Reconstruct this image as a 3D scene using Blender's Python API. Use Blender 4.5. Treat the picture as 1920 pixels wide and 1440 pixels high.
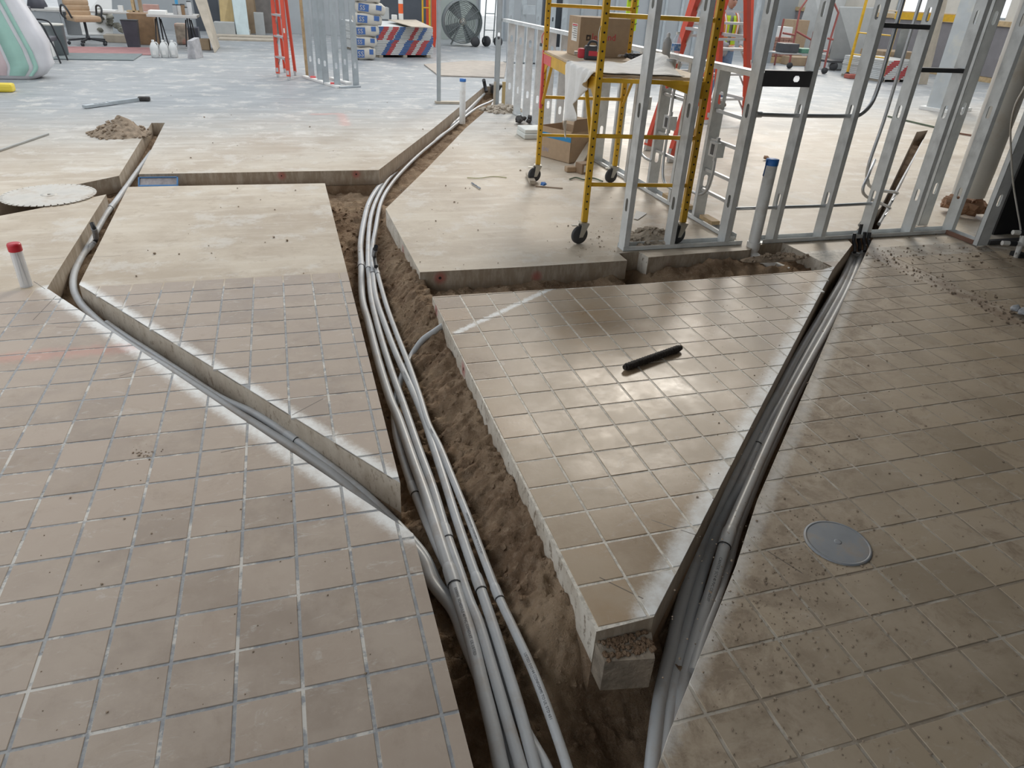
import bpy, bmesh, math, random
import numpy as np
from mathutils import Vector, Matrix, noise
from mathutils.geometry import tessellate_polygon

for o in list(bpy.data.objects): bpy.data.objects.remove(o)
SC = bpy.context.scene
COL = SC.collection
random.seed(7)

# ------------------------------------------------------------------ camera
FPX, PITCH, ROLL, HCAM, YAW = 1313.7, .5187, .057, 1.5348, .3197
def _basis():
    cp, sp = math.cos(PITCH), math.sin(PITCH)
    r0 = Vector((1, 0, 0)); f = Vector((0, cp, -sp)); u0 = Vector((0, sp, cp))
    c, s = math.cos(ROLL), math.sin(ROLL)
    m = Matrix.Rotation(-YAW, 3, 'Z')
    return m @ (r0*c + u0*s), m @ (u0*c - r0*s), m @ f
CR, CU, CF = _basis()
cam = bpy.data.cameras.new('camera'); camo = bpy.data.objects.new('camera', cam); COL.objects.link(camo)
cam.sensor_width = 36; cam.lens = FPX/1920*36; cam.clip_end = 200; cam.clip_start = .02
camo.matrix_world = Matrix(((CR.x, CU.x, -CF.x, 0), (CR.y, CU.y, -CF.y, 0), (CR.z, CU.z, -CF.z, HCAM), (0, 0, 0, 1)))
SC.camera = camo

# ------------------------------------------------------------------ world, light, exposure
SC.view_settings.view_transform = 'Standard'; SC.view_settings.look = 'None'
SC.view_settings.gamma = 1; SC.view_settings.use_curve_mapping = False
SC.view_settings.exposure = 0.36
w = bpy.data.worlds.new('sky'); SC.world = w; w.use_nodes = True
bg = w.node_tree.nodes['Background']; bg.inputs[0].default_value = (.90, .95, 1, 1); bg.inputs[1].default_value = 1.1
def area_light(name, loc, target, sx, sy, power, col, spread=180):
    l = bpy.data.lights.new(name, 'AREA'); l.shape = 'RECTANGLE'; l.size = sx; l.size_y = sy; l.energy = power; l.color = col
    l.spread = math.radians(spread)
    o = bpy.data.objects.new(name, l); COL.objects.link(o); o.location = loc
    o.rotation_euler = (Vector(target) - Vector(loc)).to_track_quat('-Z', 'Y').to_euler(); return o
sun = bpy.data.lights.new('sun', 'SUN'); sun.energy = 1.15; sun.angle = math.radians(14); sun.color = (1, .93, .82)
suno = bpy.data.objects.new('sun', sun); COL.objects.link(suno); suno.location = (6, 14, 8)
suno.rotation_euler = Vector((-.46, -.81, -.93*math.tan(math.radians(31)))).to_track_quat('-Z', 'Y').to_euler()

# ------------------------------------------------------------------ survey helpers: site plan traced from the photograph
def at(px, py, z=0.0):
    d = CF + CR*((px-960)/FPX) + CU*((720-py)/FPX)
    k = (z-HCAM)/d.z
    return Vector((d.x*k, d.y*k, z))
def atv(px, py, v):
    d = CF + CR*((px-960)/FPX) + CU*((720-py)/FPX); k = v/d.y
    return Vector((d.x*k, v, HCAM + d.z*k))
def atu(px, py, u):
    d = CF + CR*((px-960)/FPX) + CU*((720-py)/FPX); k = u/d.x
    return Vector((u, d.y*k, HCAM + d.z*k))
def pix(p):
    q = Vector(p) - Vector((0, 0, HCAM)); d = q.dot(CF)
    if d < .05: return (-9999, -9999)
    return (960 + FPX*q.dot(CR)/d, 720 - FPX*q.dot(CU)/d)
def zat(py, u, v):
    lo, hi = -1.0, 6.0
    for _ in range(40):
        m = (lo+hi)/2
        if pix((u, v, m))[1] > py: lo = m
        else: hi = m
    return m

# ------------------------------------------------------------------ materials
MATS = {}
def nodes_of(m):
    m.use_nodes = True; return m.node_tree.nodes, m.node_tree.links
def mat(name, col, rough=.6, metal=0., var=.12, scale=6., bump=0., bscale=60., stain=None, stain_amt=.5, sscale=3., spec=.5, alpha=1., trans=0., rnd=0.):
    """Plain procedural surface: noise-varied colour, optional second colour in blotches, optional fine relief."""
    if name in MATS: return MATS[name]
    m = bpy.data.materials.new(name); n, l = nodes_of(m); b = n['Principled BSDF']
    tc = n.new('ShaderNodeTexCoord')
    nz = n.new('ShaderNodeTexNoise'); nz.inputs['Scale'].default_value = scale; nz.inputs['Detail'].default_value = 5
    l.new(tc.outputs['Object'], nz.inputs['Vector'])
    rp = n.new('ShaderNodeMapRange'); rp.inputs[1].default_value = .3; rp.inputs[2].default_value = .7
    rp.inputs[3].default_value = 1-var; rp.inputs[4].default_value = 1+var
    l.new(nz.outputs['Fac'], rp.inputs[0])
    mx = n.new('ShaderNodeMix'); mx.data_type = 'RGBA'; mx.blend_type = 'MULTIPLY'; mx.inputs[0].default_value = 1
    mx.inputs[6].default_value = (*col, 1)
    cb = n.new('ShaderNodeCombineColor')
    src = rp.outputs[0]
    if rnd:
        oi = n.new('ShaderNodeObjectInfo'); r2 = n.new('ShaderNodeMapRange'); r2.inputs[3].default_value = 1-rnd; r2.inputs[4].default_value = 1+rnd
        l.new(oi.outputs['Random'], r2.inputs[0]); mm = n.new('ShaderNodeMath'); mm.operation = 'MULTIPLY'
        l.new(rp.outputs[0], mm.inputs[0]); l.new(r2.outputs[0], mm.inputs[1]); src = mm.outputs[0]
    for k in range(3): l.new(src, cb.inputs[k])
    l.new(cb.outputs[0], mx.inputs[7]); out = mx.outputs[2]
    if stain:
        n2 = n.new('ShaderNodeTexNoise'); n2.inputs['Scale'].default_value = sscale; n2.inputs['Detail'].default_value = 8; n2.inputs['Roughness'].default_value = .65
        l.new(tc.outputs['Object'], n2.inputs['Vector'])
        r3 = n.new('ShaderNodeMapRange'); r3.inputs[1].default_value = .5; r3.inputs[2].default_value = .68; r3.inputs[4].default_value = stain_amt
        l.new(n2.outputs['Fac'], r3.inputs[0])
        m2 = n.new('ShaderNodeMix'); m2.data_type = 'RGBA'; m2.inputs[7].default_value = (*stain, 1)
        l.new(r3.outputs[0], m2.inputs[0]); l.new(out, m2.inputs[6]); out = m2.outputs[2]
    l.new(out, b.inputs['Base Color'])
    b.inputs['Roughness'].default_value = rough; b.inputs['Metallic'].default_value = metal
    b.inputs['Specular IOR Level'].default_value = spec; b.inputs['Alpha'].default_value = alpha
    b.inputs['Transmission Weight'].default_value = trans
    if bump:
        n4 = n.new('ShaderNodeTexNoise'); n4.inputs['Scale'].default_value = bscale; n4.inputs['Detail'].default_value = 6
        l.new(tc.outputs['Object'], n4.inputs['Vector'])
        bp = n.new('ShaderNodeBump'); bp.inputs['Strength'].default_value = bump; bp.inputs['Distance'].default_value = .01
        l.new(n4.outputs['Fac'], bp.inputs['Height']); l.new(bp.outputs[0], b.inputs['Normal'])
    MATS[name] = m; return m
def emit(name, col, strength):
    if name in MATS: return MATS[name]
    m = bpy.data.materials.new(name); n, l = nodes_of(m); b = n['Principled BSDF']
    b.inputs['Base Color'].default_value = (0, 0, 0, 1); b.inputs['Emission Color'].default_value = (*col, 1); b.inputs['Emission Strength'].default_value = strength
    MATS[name] = m; return m

class NB:
    """small node-building helper for the site materials (world-position based)"""
    def __init__(s, name):
        s.m = bpy.data.materials.new(name); s.n, s.l = nodes_of(s.m); s.b = s.n['Principled BSDF']
        g = s.n.new('ShaderNodeNewGeometry'); s.pos = g.outputs['Position']; s.nrm = g.outputs['Normal']
        fl = s.vm('MULTIPLY', s.pos, (1, 1, 0)); s.flat = fl
        MATS[name] = s.m
    def _in(s, sock, v):
        if hasattr(v, 'is_linked') or isinstance(v, bpy.types.NodeSocket): s.l.new(v, sock)
        else: sock.default_value = v
    def vm(s, op, a, b=None, out=0):
        n = s.n.new('ShaderNodeVectorMath'); n.operation = op; s._in(n.inputs[0], a)
        if b is not None: s._in(n.inputs[3] if op == 'SCALE' else n.inputs[1], b)
        return n.outputs[1] if op in ('DOT_PRODUCT', 'DISTANCE', 'LENGTH') else n.outputs[0]
    def ma(s, op, a, b=None, clamp=False):
        n = s.n.new('ShaderNodeMath'); n.operation = op; n.use_clamp = clamp; s._in(n.inputs[0], a)
        if b is not None: s._in(n.inputs[1], b)
        return n.outputs[0]
    def mr(s, x, a, b, c=0., d=1., smooth=True):
        n = s.n.new('ShaderNodeMapRange'); n.interpolation_type = 'SMOOTHSTEP' if smooth else 'LINEAR'
        s._in(n.inputs[0], x)
        for k, v in enumerate((a, b, c, d)): n.inputs[k+1].default_value = v
        return n.outputs[0]
    def noise(s, scale, detail=5., rough=.5, vec=None, dist=0.):
        n = s.n.new('ShaderNodeTexNoise'); n.inputs['Scale'].default_value = scale; n.inputs['Detail'].default_value = detail
        n.inputs['Roughness'].default_value = rough; n.inputs['Distortion'].default_value = dist
        s.l.new(vec if vec is not None else s.pos, n.inputs['Vector']); return n.outputs['Fac']
    def mix(s, f, a, b, mode='MIX'):
        n = s.n.new('ShaderNodeMix'); n.data_type = 'RGBA'; n.blend_type = mode; s._in(n.inputs[0], f)
        for sock, v in ((n.inputs[6], a), (n.inputs[7], b)):
            if isinstance(v, tuple): v = (*v[:3], 1)
            s._in(sock, v)
        return n.outputs[2]
    def seg(s, a, b, w0, w1, wob=None, amt=.03):
        """1 on the painted line a-b, fading to 0 between half-widths w0 and w1"""
        a = Vector((a[0], a[1], 0)); b = Vector((b[0], b[1], 0)); d = (b-a); L = d.length; d.normalize()
        r = s.vm('SUBTRACT', s.flat, tuple(a)); t = s.vm('DOT_PRODUCT', r, tuple(d))
        n = s.n.new('ShaderNodeClamp'); s._in(n.inputs[0], t); n.inputs[1].default_value = 0; n.inputs[2].default_value = L
        q = s.vm('SCALE', tuple(d), n.outputs[0]); dist = s.vm('DISTANCE', r, q)
        if wob is not None: dist = s.ma('ADD', dist, s.ma('MULTIPLY', s.ma('SUBTRACT', wob, .5), amt))
        return s.mr(dist, w0, w1, 1, 0)
    def spot(s, c, r0, r1):
        return s.mr(s.vm('DISTANCE', s.pos, tuple(c)), r0, r1, 1, 0)
    def bump(s, h, strength=.4, dist=.01):
        n = s.n.new('ShaderNodeBump'); n.inputs['Strength'].default_value = strength; n.inputs['Distance'].default_value = dist
        s.l.new(h, n.inputs['Height']); s.l.new(n.outputs[0], s.b.inputs['Normal'])

# ------------------------------------------------------------------ mesh builder
def orient(a, b, up=Vector((0, 0, 1))):
    d = (b-a); L = d.length; d = d.normalized()
    if abs(d.dot(up)) > .98: up = Vector((0, 1, 0)) if abs(d.y) < .9 else Vector((1, 0, 0))
    x = d.cross(up).normalized(); y = x.cross(d)
    return d, x, y, L
def spline(pts, n=8):
    """Catmull-Rom through pts"""
    P = [Vector(p) for p in pts]
    if len(P) < 3: return P
    P = [P[0]*2-P[1]] + P + [P[-1]*2-P[-2]]
    out = []
    for i in range(1, len(P)-2):
        for k in range(n):
            t = k/n; a, b, c, d = P[i-1], P[i], P[i+1], P[i+2]
            out.append(.5*((2*b) + (c-a)*t + (2*a-5*b+4*c-d)*t*t + (3*b-a-3*c+d)*t**3))
    out.append(P[-2]); return out
class MB:
    def __init__(s): s.v = []; s.f = []; s.smooth = []
    def add(s, vs, fs, smooth=False):
        k = len(s.v); s.v += [Vector(p) for p in vs]
        for f in fs: s.f.append(tuple(i+k for i in f)); s.smooth.append(smooth)
        return s
    def hexa(s, c):  # eight corners: bottom 4 ccw, top 4 ccw
        return s.add(c, [(3, 2, 1, 0), (4, 5, 6, 7), (0, 1, 5, 4), (1, 2, 6, 5), (2, 3, 7, 6), (3, 0, 4, 7)])
    def box(s, x0, x1, y0, y1, z0, z1):
        return s.hexa([(x0, y0, z0), (x1, y0, z0), (x1, y1, z0), (x0, y1, z0), (x0, y0, z1), (x1, y0, z1), (x1, y1, z1), (x0, y1, z1)])
    def bbox(s, x0, x1, y0, y1, z0, z1, b=.01):
        """box with chamfered edges"""
        bm = bmesh.new(); bmesh.ops.create_cube(bm, size=1)
        for v in bm.verts: v.co = Vector((x0+(v.co.x+.5)*(x1-x0), y0+(v.co.y+.5)*(y1-y0), z0+(v.co.z+.5)*(z1-z0)))
        bmesh.ops.bevel(bm, geom=bm.edges[:], offset=b, segments=2, affect='EDGES', profile=.6)
        bm.verts.index_update(); s.add([v.co.copy() for v in bm.verts], [[v.index for v in f.verts] for f in bm.faces]); bm.free(); return s
    def bar(s, a, b, w, h=None, up=Vector((0, 0, 1))):
        a = Vector(a); b = Vector(b); h = w if h is None else h; d, x, y, L = orient(a, b, up); x = x*(w/2); y = y*(h/2)
        return s.hexa([a-x-y, a+x-y, a+x+y, a-x+y, b-x-y, b+x-y, b+x+y, b-x+y])
    def tube(s, pts, r, n=10, caps=True, smooth=True):
        P = [Vector(p) for p in pts]; m = len(P); rr = r if isinstance(r, (list, tuple)) else [r]*m
        vs = []; ref = None
        for i, p in enumerate(P):
            d = (P[min(i+1, m-1)]-P[max(i-1, 0)]).normalized()
            if ref is None:
                ref = Vector((0, 0, 1)) if abs(d.z) < .9 else Vector((1, 0, 0))
            x = ref - d*ref.dot(d); x.normalize(); y = d.cross(x); ref = x
            for k in range(n):
                a = 2*math.pi*k/n; vs.append(p + x*(rr[i]*math.cos(a)) + y*(rr[i]*math.sin(a)))
        fs = [(i*n+k, i*n+(k+1) % n, (i+1)*n+(k+1) % n, (i+1)*n+k) for i in range(m-1) for k in range(n)]
        s.add(vs, fs, smooth)
        if caps:
            s.add(vs[:n], [tuple(reversed(range(n)))]); s.add(vs[-n:], [tuple(range(n))])
        return s
    def lathe(s, prof, c=(0, 0, 0), n=20, axis=None, smooth=True):
        c = Vector(c); q = Matrix.Identity(3) if axis is None else Vector((0, 0, 1)).rotation_difference(Vector(axis)).to_matrix()
        vs = [c + q @ Vector((r*math.cos(2*math.pi*k/n), r*math.sin(2*math.pi*k/n), z)) for r, z in prof for k in range(n)]
        m = len(prof)
        fs = [(i*n+k, i*n+(k+1) % n, (i+1)*n+(k+1) % n, (i+1)*n+k) for i in range(m-1) for k in range(n)]
        s.add(vs, fs, smooth)
        if prof[0] == prof[-1]: return s
        if prof[0][0] > 1e-5: s.add(vs[:n], [tuple(reversed(range(n)))])
        if prof[-1][0] > 1e-5: s.add(vs[-n:], [tuple(range(n))])
        return s
    def plate(s, outer, holes, o, ex, ey, t):
        """flat plate with holes: 2D loops mapped o + x*ex + y*ey, thickness t along ex x ey"""
        o = Vector(o); ex = Vector(ex); ey = Vector(ey); nz = ex.cross(ey).normalized()*t
        loops = [list(outer)] + [list(h) for h in holes]
        flat = [p for lp in loops for p in lp]
        tris = tessellate_polygon([[Vector((p[0], p[1], 0)) for p in lp] for lp in loops])
        top = [o + ex*p[0] + ey*p[1] + nz for p in flat]; bot = [q-nz for q in top]; N = len(flat)
        fs = []
        for t3 in tris:
            a, b, c = t3; A = flat[a]; B = flat[b]; C = flat[c]
            if (B[0]-A[0])*(C[1]-A[1])-(B[1]-A[1])*(C[0]-A[0]) < 0: b, c = c, b
            fs.append((a, b, c)); fs.append((c+N, b+N, a+N))
        k = 0
        for li, lp in enumerate(loops):
            m = len(lp); ar = sum(lp[i][0]*lp[(i+1) % m][1]-lp[(i+1) % m][0]*lp[i][1] for i in range(m))
            out = (ar > 0) == (li == 0)
            for i in range(m):
                j = (i+1) % m
                q = (k+i, k+i+N, k+j+N, k+j)
                fs.append(q if out else tuple(reversed(q)))
            k += m
        return s.add(top+bot, fs)
    def mesh(s, name, shift=Vector((0, 0, 0))):
        me = bpy.data.meshes.new(name); me.from_pydata([tuple(v-shift) for v in s.v], [], s.f)
        me.polygons.foreach_set('use_smooth', s.smooth); me.update(); return me
    def build(s, name, m, parent=None, world=True, label=None):
        """link as ONE mesh object; under a parent the points are taken relative to it"""
        if parent is None:
            xs = [v.x for v in s.v]; ys = [v.y for v in s.v]; zs = [v.z for v in s.v]
            sh = Vector(((min(xs)+max(xs))/2, (min(ys)+max(ys))/2, min(zs)))
        else:
            sh = parent.location.copy() if world else Vector((0, 0, 0))
            if world and parent.parent: sh += parent.parent.location
        o = bpy.data.objects.new(name, s.mesh(name, sh)); COL.objects.link(o)
        o.data.materials.append(MATS[m] if isinstance(m, str) else m)
        if parent is None: o.location = sh
        else: o.parent = parent
        if label: o['label'] = label
        return o
def tag(o, label=None, cat=None, group=None, kind=None):
    if label: o['label'] = label
    if cat: o['category'] = cat
    if group: o['group'] = group
    if kind: o['kind'] = kind
    return o
def thing(name, label, cat, loc=(0, 0, 0), rz=0, group=None):
    o = bpy.data.objects.new(name, None); COL.objects.link(o); o.location = loc; o.rotation_euler = (0, 0, rz); o.empty_display_size = .1
    return tag(o, label, cat, group)
def copy_tree(o, parent=None):
    c = o.copy(); COL.objects.link(c)
    if parent is not None: c.parent = parent
    for ch in list(o.children): copy_tree(ch, c)
    return c
def text_tris(body, size, extrude=0.):
    """built-in font outlines as flat triangles (verts, faces)"""
    cu = bpy.data.curves.new('lettering', 'FONT'); cu.body = body; cu.size = size; cu.resolution_u = 2
    ob = bpy.data.objects.new('lettering', cu); COL.objects.link(ob)
    dg = bpy.context.evaluated_depsgraph_get(); me = ob.evaluated_get(dg).to_mesh()
    vs = [v.co.copy() for v in me.vertices]; fs = [tuple(p.vertices) for p in me.polygons]
    ob.evaluated_get(dg).to_mesh_clear(); bpy.data.objects.remove(ob); bpy.data.curves.remove(cu)
    return vs, fs
def letter(body, size, o, ex, ey, off=.0015):
    """flat lettering laid on a surface: origin o, reading along ex, letters upright along ey"""
    vs, fs = text_tris(body, size); o = Vector(o); ex = Vector(ex).normalized(); ey = Vector(ey).normalized(); nz = ex.cross(ey)
    b = MB(); b.add([o + ex*v.x + ey*v.y + nz*off for v in vs], fs); return b
# ------------------------------------------------------------------ site plan of the cut slab
XY = lambda *pts: [tuple(at(*p).xy) for p in pts]
VT = 4.06            # tiles end / bare concrete begins along this line
V_E, V_C = 3.97, 6.57
# left slab (tiles + bare strip, red-capped tube stands on it)
pA = [(.26, -4), (.26, at(775, 1000).y), *XY((88, 540)), *XY((199, 364)), *XY((69, 391)), *XY((0, 404)), *XY((-420, 500)), (-9, 3.6), (-9, -4)]
# middle block between left trench and main trench
pB = [*XY((148, 533)), (.26, at(750, 905).y), (.275, 6.14), *XY((452, 346), (240, 350))]
# right wedge
pF = [(.68, at(1120, 1183).y), *XY((1226, 1156)), *XY((1420, 776)), *XY((1562, 505)), *XY((1598, 458)), (3.95, 4.14), (3.38, 4.14), *XY((1494, 467)), *XY((1561, 500)), *XY((1540, 506)), *XY((1180, 533)), (.69, 3.585)]
# main slab, going round: right field, back, far left, far-left trench, back block, main trench, scaffold slab, pit, right trench
p_far_l = [*XY((1652, 388), (1719, 247))]; p_far_r = [*XY((1740, 244), (1668, 392))]
pM = [(.66, -4), (19, -4), (19, 24), (-9, 24), (-9, 4.6), *XY((-420, 452)), *XY((0, 374), (132, 348), (223, 329), (284, 230), (309, 230), (260, 326)),
      (.78, 6.575), *XY((813, 240), (908, 162), (942, 161), (917, 202), (873, 240), (800, 316)), (.672, 5.33), (.69, V_E), *XY((980, 500), (1176, 488)), (2.06, 4.10), (2.22, 4.12), *XY((1216, 482), (1300, 475), (1406, 468)),
      (3.13, 4.11), (3.38, 4.14), (3.95, 4.14), *p_far_l, *p_far_r, *XY((1634, 452), (1590, 545), (1420, 937), (1380, 1060), (1252, 1380)), (.66, .79)]

# ------------------------------------------------------------------ site materials
PAINT = [((88, 540), (775, 1000), .012, .07, 1.), ((148, 533), (750, 905), .010, .06, 1.), ((1562, 505), (1226, 1156), .02, .085, 1.), ((1632, 470), (1240, 1400), .0, .05, .45), ((855, 624), (1035, 540), .006, .026, 1.)]
CUTS = [((105, 555), (62, 600)), ((1125, 1083), (1205, 1122)), ((1437, 1032), (1505, 1075)), ((180, 615), (106, 613)), ((360, 640), (412, 640)), ((480, 835), (415, 848)), ((548, 778), (605, 748)), ((225, 705), (297, 680)), ((63, 527), (84, 541)), ((228, 578), (279, 565)), ((120, 483), (58, 487)), ((172, 481), (226, 479))]
CUTS += [((1222, 975), (1310, 1005)), ((850, 626), (905, 622)), ((905, 745), (960, 741))]
def overlays(k, c, white=1.):
    """spray paint and saw overcuts that really lie on the slab"""
    wob = k.noise(38, 6, .8); wob2 = k.noise(11, 6, .7)
    m = None
    for a, b, w0, w1, am in PAINT:
        q = k.ma('MULTIPLY', k.seg(at(*a).xy, at(*b).xy, w0, w1, wob, .07), am); m = q if m is None else k.ma('MAXIMUM', m, q)
    m = k.ma('MULTIPLY', m, k.mr(wob2, .3, .6, .6, 1.)); c = k.mix(m, c, (.80, .80, .78))
    m = None
    for a, b in CUTS:
        q = k.seg(at(*a).xy, at(*b).xy, .0012, .0028); m = q if m is None else k.ma('MAXIMUM', m, q)
    c = k.mix(k.ma('MULTIPLY', m, .85), c, (.09, .07, .055))
    m = k.ma('MAXIMUM', k.seg(at(0, 672).xy, at(245, 652).xy, .0, .09, wob2, .2), k.seg(at(590, 214).xy, at(636, 213).xy, .02, .09, wob2, .1))
    m = k.ma('MAXIMUM', m, k.seg(at(640, 214).xy, at(648, 234).xy, .01, .1, wob2, .1))
    c = k.mix(k.ma('MULTIPLY', m, .22), c, (.75, .20, .15))
    return c
# concrete top and cut faces
k = NB('concrete')
n1 = k.noise(1.1, 8, .68); n2 = k.noise(6, 8, .72); n3 = k.noise(28, 6, .75)
st = k.vm('MULTIPLY', k.pos, (1.0, 5.0, 1.0)); n4 = k.noise(1.6, 6, .6, st)
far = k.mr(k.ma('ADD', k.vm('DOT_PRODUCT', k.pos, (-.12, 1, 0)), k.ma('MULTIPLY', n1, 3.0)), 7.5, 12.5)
c = k.mix(k.mr(n1, .36, .64), (.42, .335, .24), (.575, .50, .40))
c = k.mix(k.mr(n4, .45, .75, 0, .55), c, (.68, .625, .535))
c = k.mix(k.mr(n2, .52, .68, 0, .55), c, (.36, .28, .20))
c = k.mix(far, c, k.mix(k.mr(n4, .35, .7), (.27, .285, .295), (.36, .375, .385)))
c = k.mix(k.mr(n3, .62, .72, 0, .35), c, (.25, .19, .14))
c = k.mix(k.mr(k.noise(2.6, 9, .75), .52, .62, 0, .5), c, (.63, .60, .55))
dl = k.ma('MULTIPLY', k.mr(k.ma('ABSOLUTE', k.ma('SUBTRACT', k.vm('DOT_PRODUCT', k.pos, (1, 0, 0)), 3.92)), .07, .11, 1, 0), k.mr(k.vm('DOT_PRODUCT', k.pos, (0, 1, 0)), 3.95, 4.0, 1, 0))
c = overlays(k, c)
tilezone = k.mr(k.vm('DOT_PRODUCT', k.pos, (0, 1, 0)), VT-.14, VT-.12, 1, 0, False)
gl = k.mix(k.mr(n3, .42, .6), (.26, .27, .285), (.36, .36, .355)); gl = k.mix(k.mr(n2, .52, .6), gl, (.60, .575, .53))
gr_ = k.mix(k.mr(n3, .4, .58), (.44, .405, .35), (.70, .65, .57))
grout = k.mix(k.mr(k.vm('DOT_PRODUCT', k.pos, (1, 0, 0)), .4, .6), gl, k.mix(k.ma('MULTIPLY', k.mr(k.vm('DOT_PRODUCT', k.pos, (1, -1, 0)), -.15, -.05), k.mr(k.noise(7, 8, .75), .40, .56, .25, .95)), gr_, (.27, .22, .165)))
side = k.mr(k.vm('DOT_PRODUCT', k.nrm, (0, 0, 1)), .5, .7, 1, 0)
c = k.mix(tilezone, c, grout); c = k.mix(dl, c, k.mix(k.mr(n2, .4, .6), (.27, .20, .14), (.45, .38, .30)))
hz = k.vm('DOT_PRODUCT', k.pos, (0, 0, 1))
stv = k.vm('MULTIPLY', k.pos, (1, 1, .25)); n5 = k.noise(22, 6, .7, stv)
cs = k.mix(k.mr(n5, .4, .65), (.36, .29, .215), (.50, .43, .35))
cs = k.mix(k.mr(k.ma('ADD', hz, k.ma('MULTIPLY', n2, .14)), -.07, .02, .75, 0), cs, (.20, .145, .10))   # soil smeared on the lower part of the cut
lf = k.mr(k.vm('DOT_PRODUCT', k.nrm, (-1, 0, 0)), .75, .9)
cast = k.mix(k.mr(k.noise(40, 6, .75, k.vm('MULTIPLY', k.pos, (1, 1, .5))), .36, .46), (.25, .20, .15), k.mix(k.mr(n2, .35, .65), (.52, .46, .38), (.68, .63, .55)))
cs = k.mix(lf, cs, cast)
RED = [atv(528, 330, V_C), atv(668, 327, V_C), atv(825, 521, V_E), atv(1005, 517, V_E), atv(1246, 494, 4.05), atu(755, 470, .68), atu(818, 582, .69), atu(870, 692, .69)]
m = None; mh = None
for i, p in enumerate(RED):
    q = k.spot(p, .012, .055); m = q if m is None else k.ma('MAXIMUM', m, q)
    q = k.spot(p, .008, .011); mh = q if mh is None else k.ma('MAXIMUM', mh, q)
cs = k.mix(k.ma('MULTIPLY', m, .6), cs, (.45, .06, .06)); cs = k.mix(mh, cs, (.03, .02, .02))
c = k.mix(side, c, cs)
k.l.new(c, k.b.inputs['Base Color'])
k.l.new(k.mr(n1, .35, .65, .42, .62), k.b.inputs['Roughness']); k.b.inputs['Specular IOR Level'].default_value = .4
k.bump(k.ma('ADD', k.ma('MULTIPLY', n3, .6), n2), .25, .006)
# quarry tile: own tint per tile, dust film, paint
def tile_mat(name, base, dusty, r0, r1, dirt=.25, scuff=.4):
    k = NB(name); oi = k.n.new('ShaderNodeObjectInfo').outputs['Random']
    n1 = k.noise(2.2, 7, .65); n2 = k.noise(14, 7, .72); n3 = k.noise(90, 4, .7); n4 = k.noise(5.5, 10, .78, None, .6); n5 = k.noise(8, 8, .75, k.vm('MULTIPLY', k.pos, (1, 2.2, 1)), 1.2)
    c = k.mix(oi, tuple(x*.84 for x in base), tuple(x*1.14 for x in base))
    c = k.mix(k.mr(n1, .4, .62, 0, .8), c, dusty)
    c = k.mix(k.mr(n2, .58, .78, 0, .45), c, tuple(min(.7, x*1.5) for x in base))
    c = k.mix(k.mr(n5, .56, .70, 0, scuff), c, (.56, .53, .50))
    c = k.mix(k.mr(n3, .66, .76, 0, .4), c, (.16, .12, .09))
    dm = k.mr(n4, .50, .66, 0, dirt)
    if dirt > .5:
        e = k.seg(at(1632, 470).xy, at(1240, 1400).xy, 0., .5); dm = k.ma('MAXIMUM', dm, k.ma('MULTIPLY', e, k.mr(n4, .40, .56, 0, .9)))
    c = k.mix(dm, c, k.mix(k.mr(n2, .4, .6), (.21, .155, .105), (.34, .265, .19)))
    c = overlays(k, c); k.l.new(c, k.b.inputs['Base Color'])
    k.l.new(k.mr(k.ma('ADD', k.ma('ADD', n1, k.ma('MULTIPLY', n2, .3)), k.ma('MULTIPLY', dm, .3)), .45, .8, r0, r1), k.b.inputs['Roughness'])
    k.b.inputs['Specular IOR Level'].default_value = .38
    k.bump(k.ma('ADD', k.ma('ADD', n2, k.ma('MULTIPLY', n3, .3)), dm), .10, .004); return k.m
tile_mat('tile_buff', (.375, .303, .245), (.445, .37, .305), .38, .58, .22, .5)
tile_mat('tile_polished', (.345, .245, .152), (.41, .318, .222), .25, .42, .12, .3)
tile_mat('tile_dirty', (.375, .30, .215), (.43, .35, .262), .4, .62, .75, .3)
k = NB('soil')
n1 = k.noise(3, 6, .6); n2 = k.noise(30, 6, .75); n3 = k.noise(120, 4, .7)
c = k.mix(k.mr(n1, .35, .65), (.29, .19, .12), (.52, .375, .25)); c = k.mix(k.mr(n2, .45, .7, 0, .7), c, (.60, .45, .32))
c = k.mix(k.mr(n3, .6, .75, 0, .5), c, (.07, .045, .03))
k.l.new(c, k.b.inputs['Base Color']); k.b.inputs['Roughness'].default_value = .95; k.b.inputs['Specular IOR Level'].default_value = .1
k.bump(k.ma('ADD', n2, k.ma('MULTIPLY', n3, .9)), .95, .016)

# ------------------------------------------------------------------ slabs
def inside(poly, X, Y):
    r = np.zeros(np.shape(X), bool); n = len(poly)
    for i in range(n):
        x0, y0 = poly[i]; x1, y1 = poly[(i+1) % n]
        if y0 == y1: continue
        c = ((y0 > Y) != (y1 > Y)) & (X < (x1-x0)*(Y-y0)/(y1-y0)+x0); r ^= c
    return r
def slab(name, poly, label, thick=.135, z=-.002):
    b = MB(); b.plate(poly, [], (0, 0, z-thick), (1, 0, 0), (0, 1, 0), thick)
    o = b.build(name, 'concrete'); return tag(o, label, None, None, 'structure')
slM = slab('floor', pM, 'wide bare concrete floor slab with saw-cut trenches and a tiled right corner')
slA = slab('floor', pA, 'left foreground slab of beige square tiles beside the main trench')
slB = slab('floor', pB, 'middle floor slab, bare at the back and tiled at the front')
slF = slab('floor', pF, 'wedge-shaped tiled floor slab between the two trenches')

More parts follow.
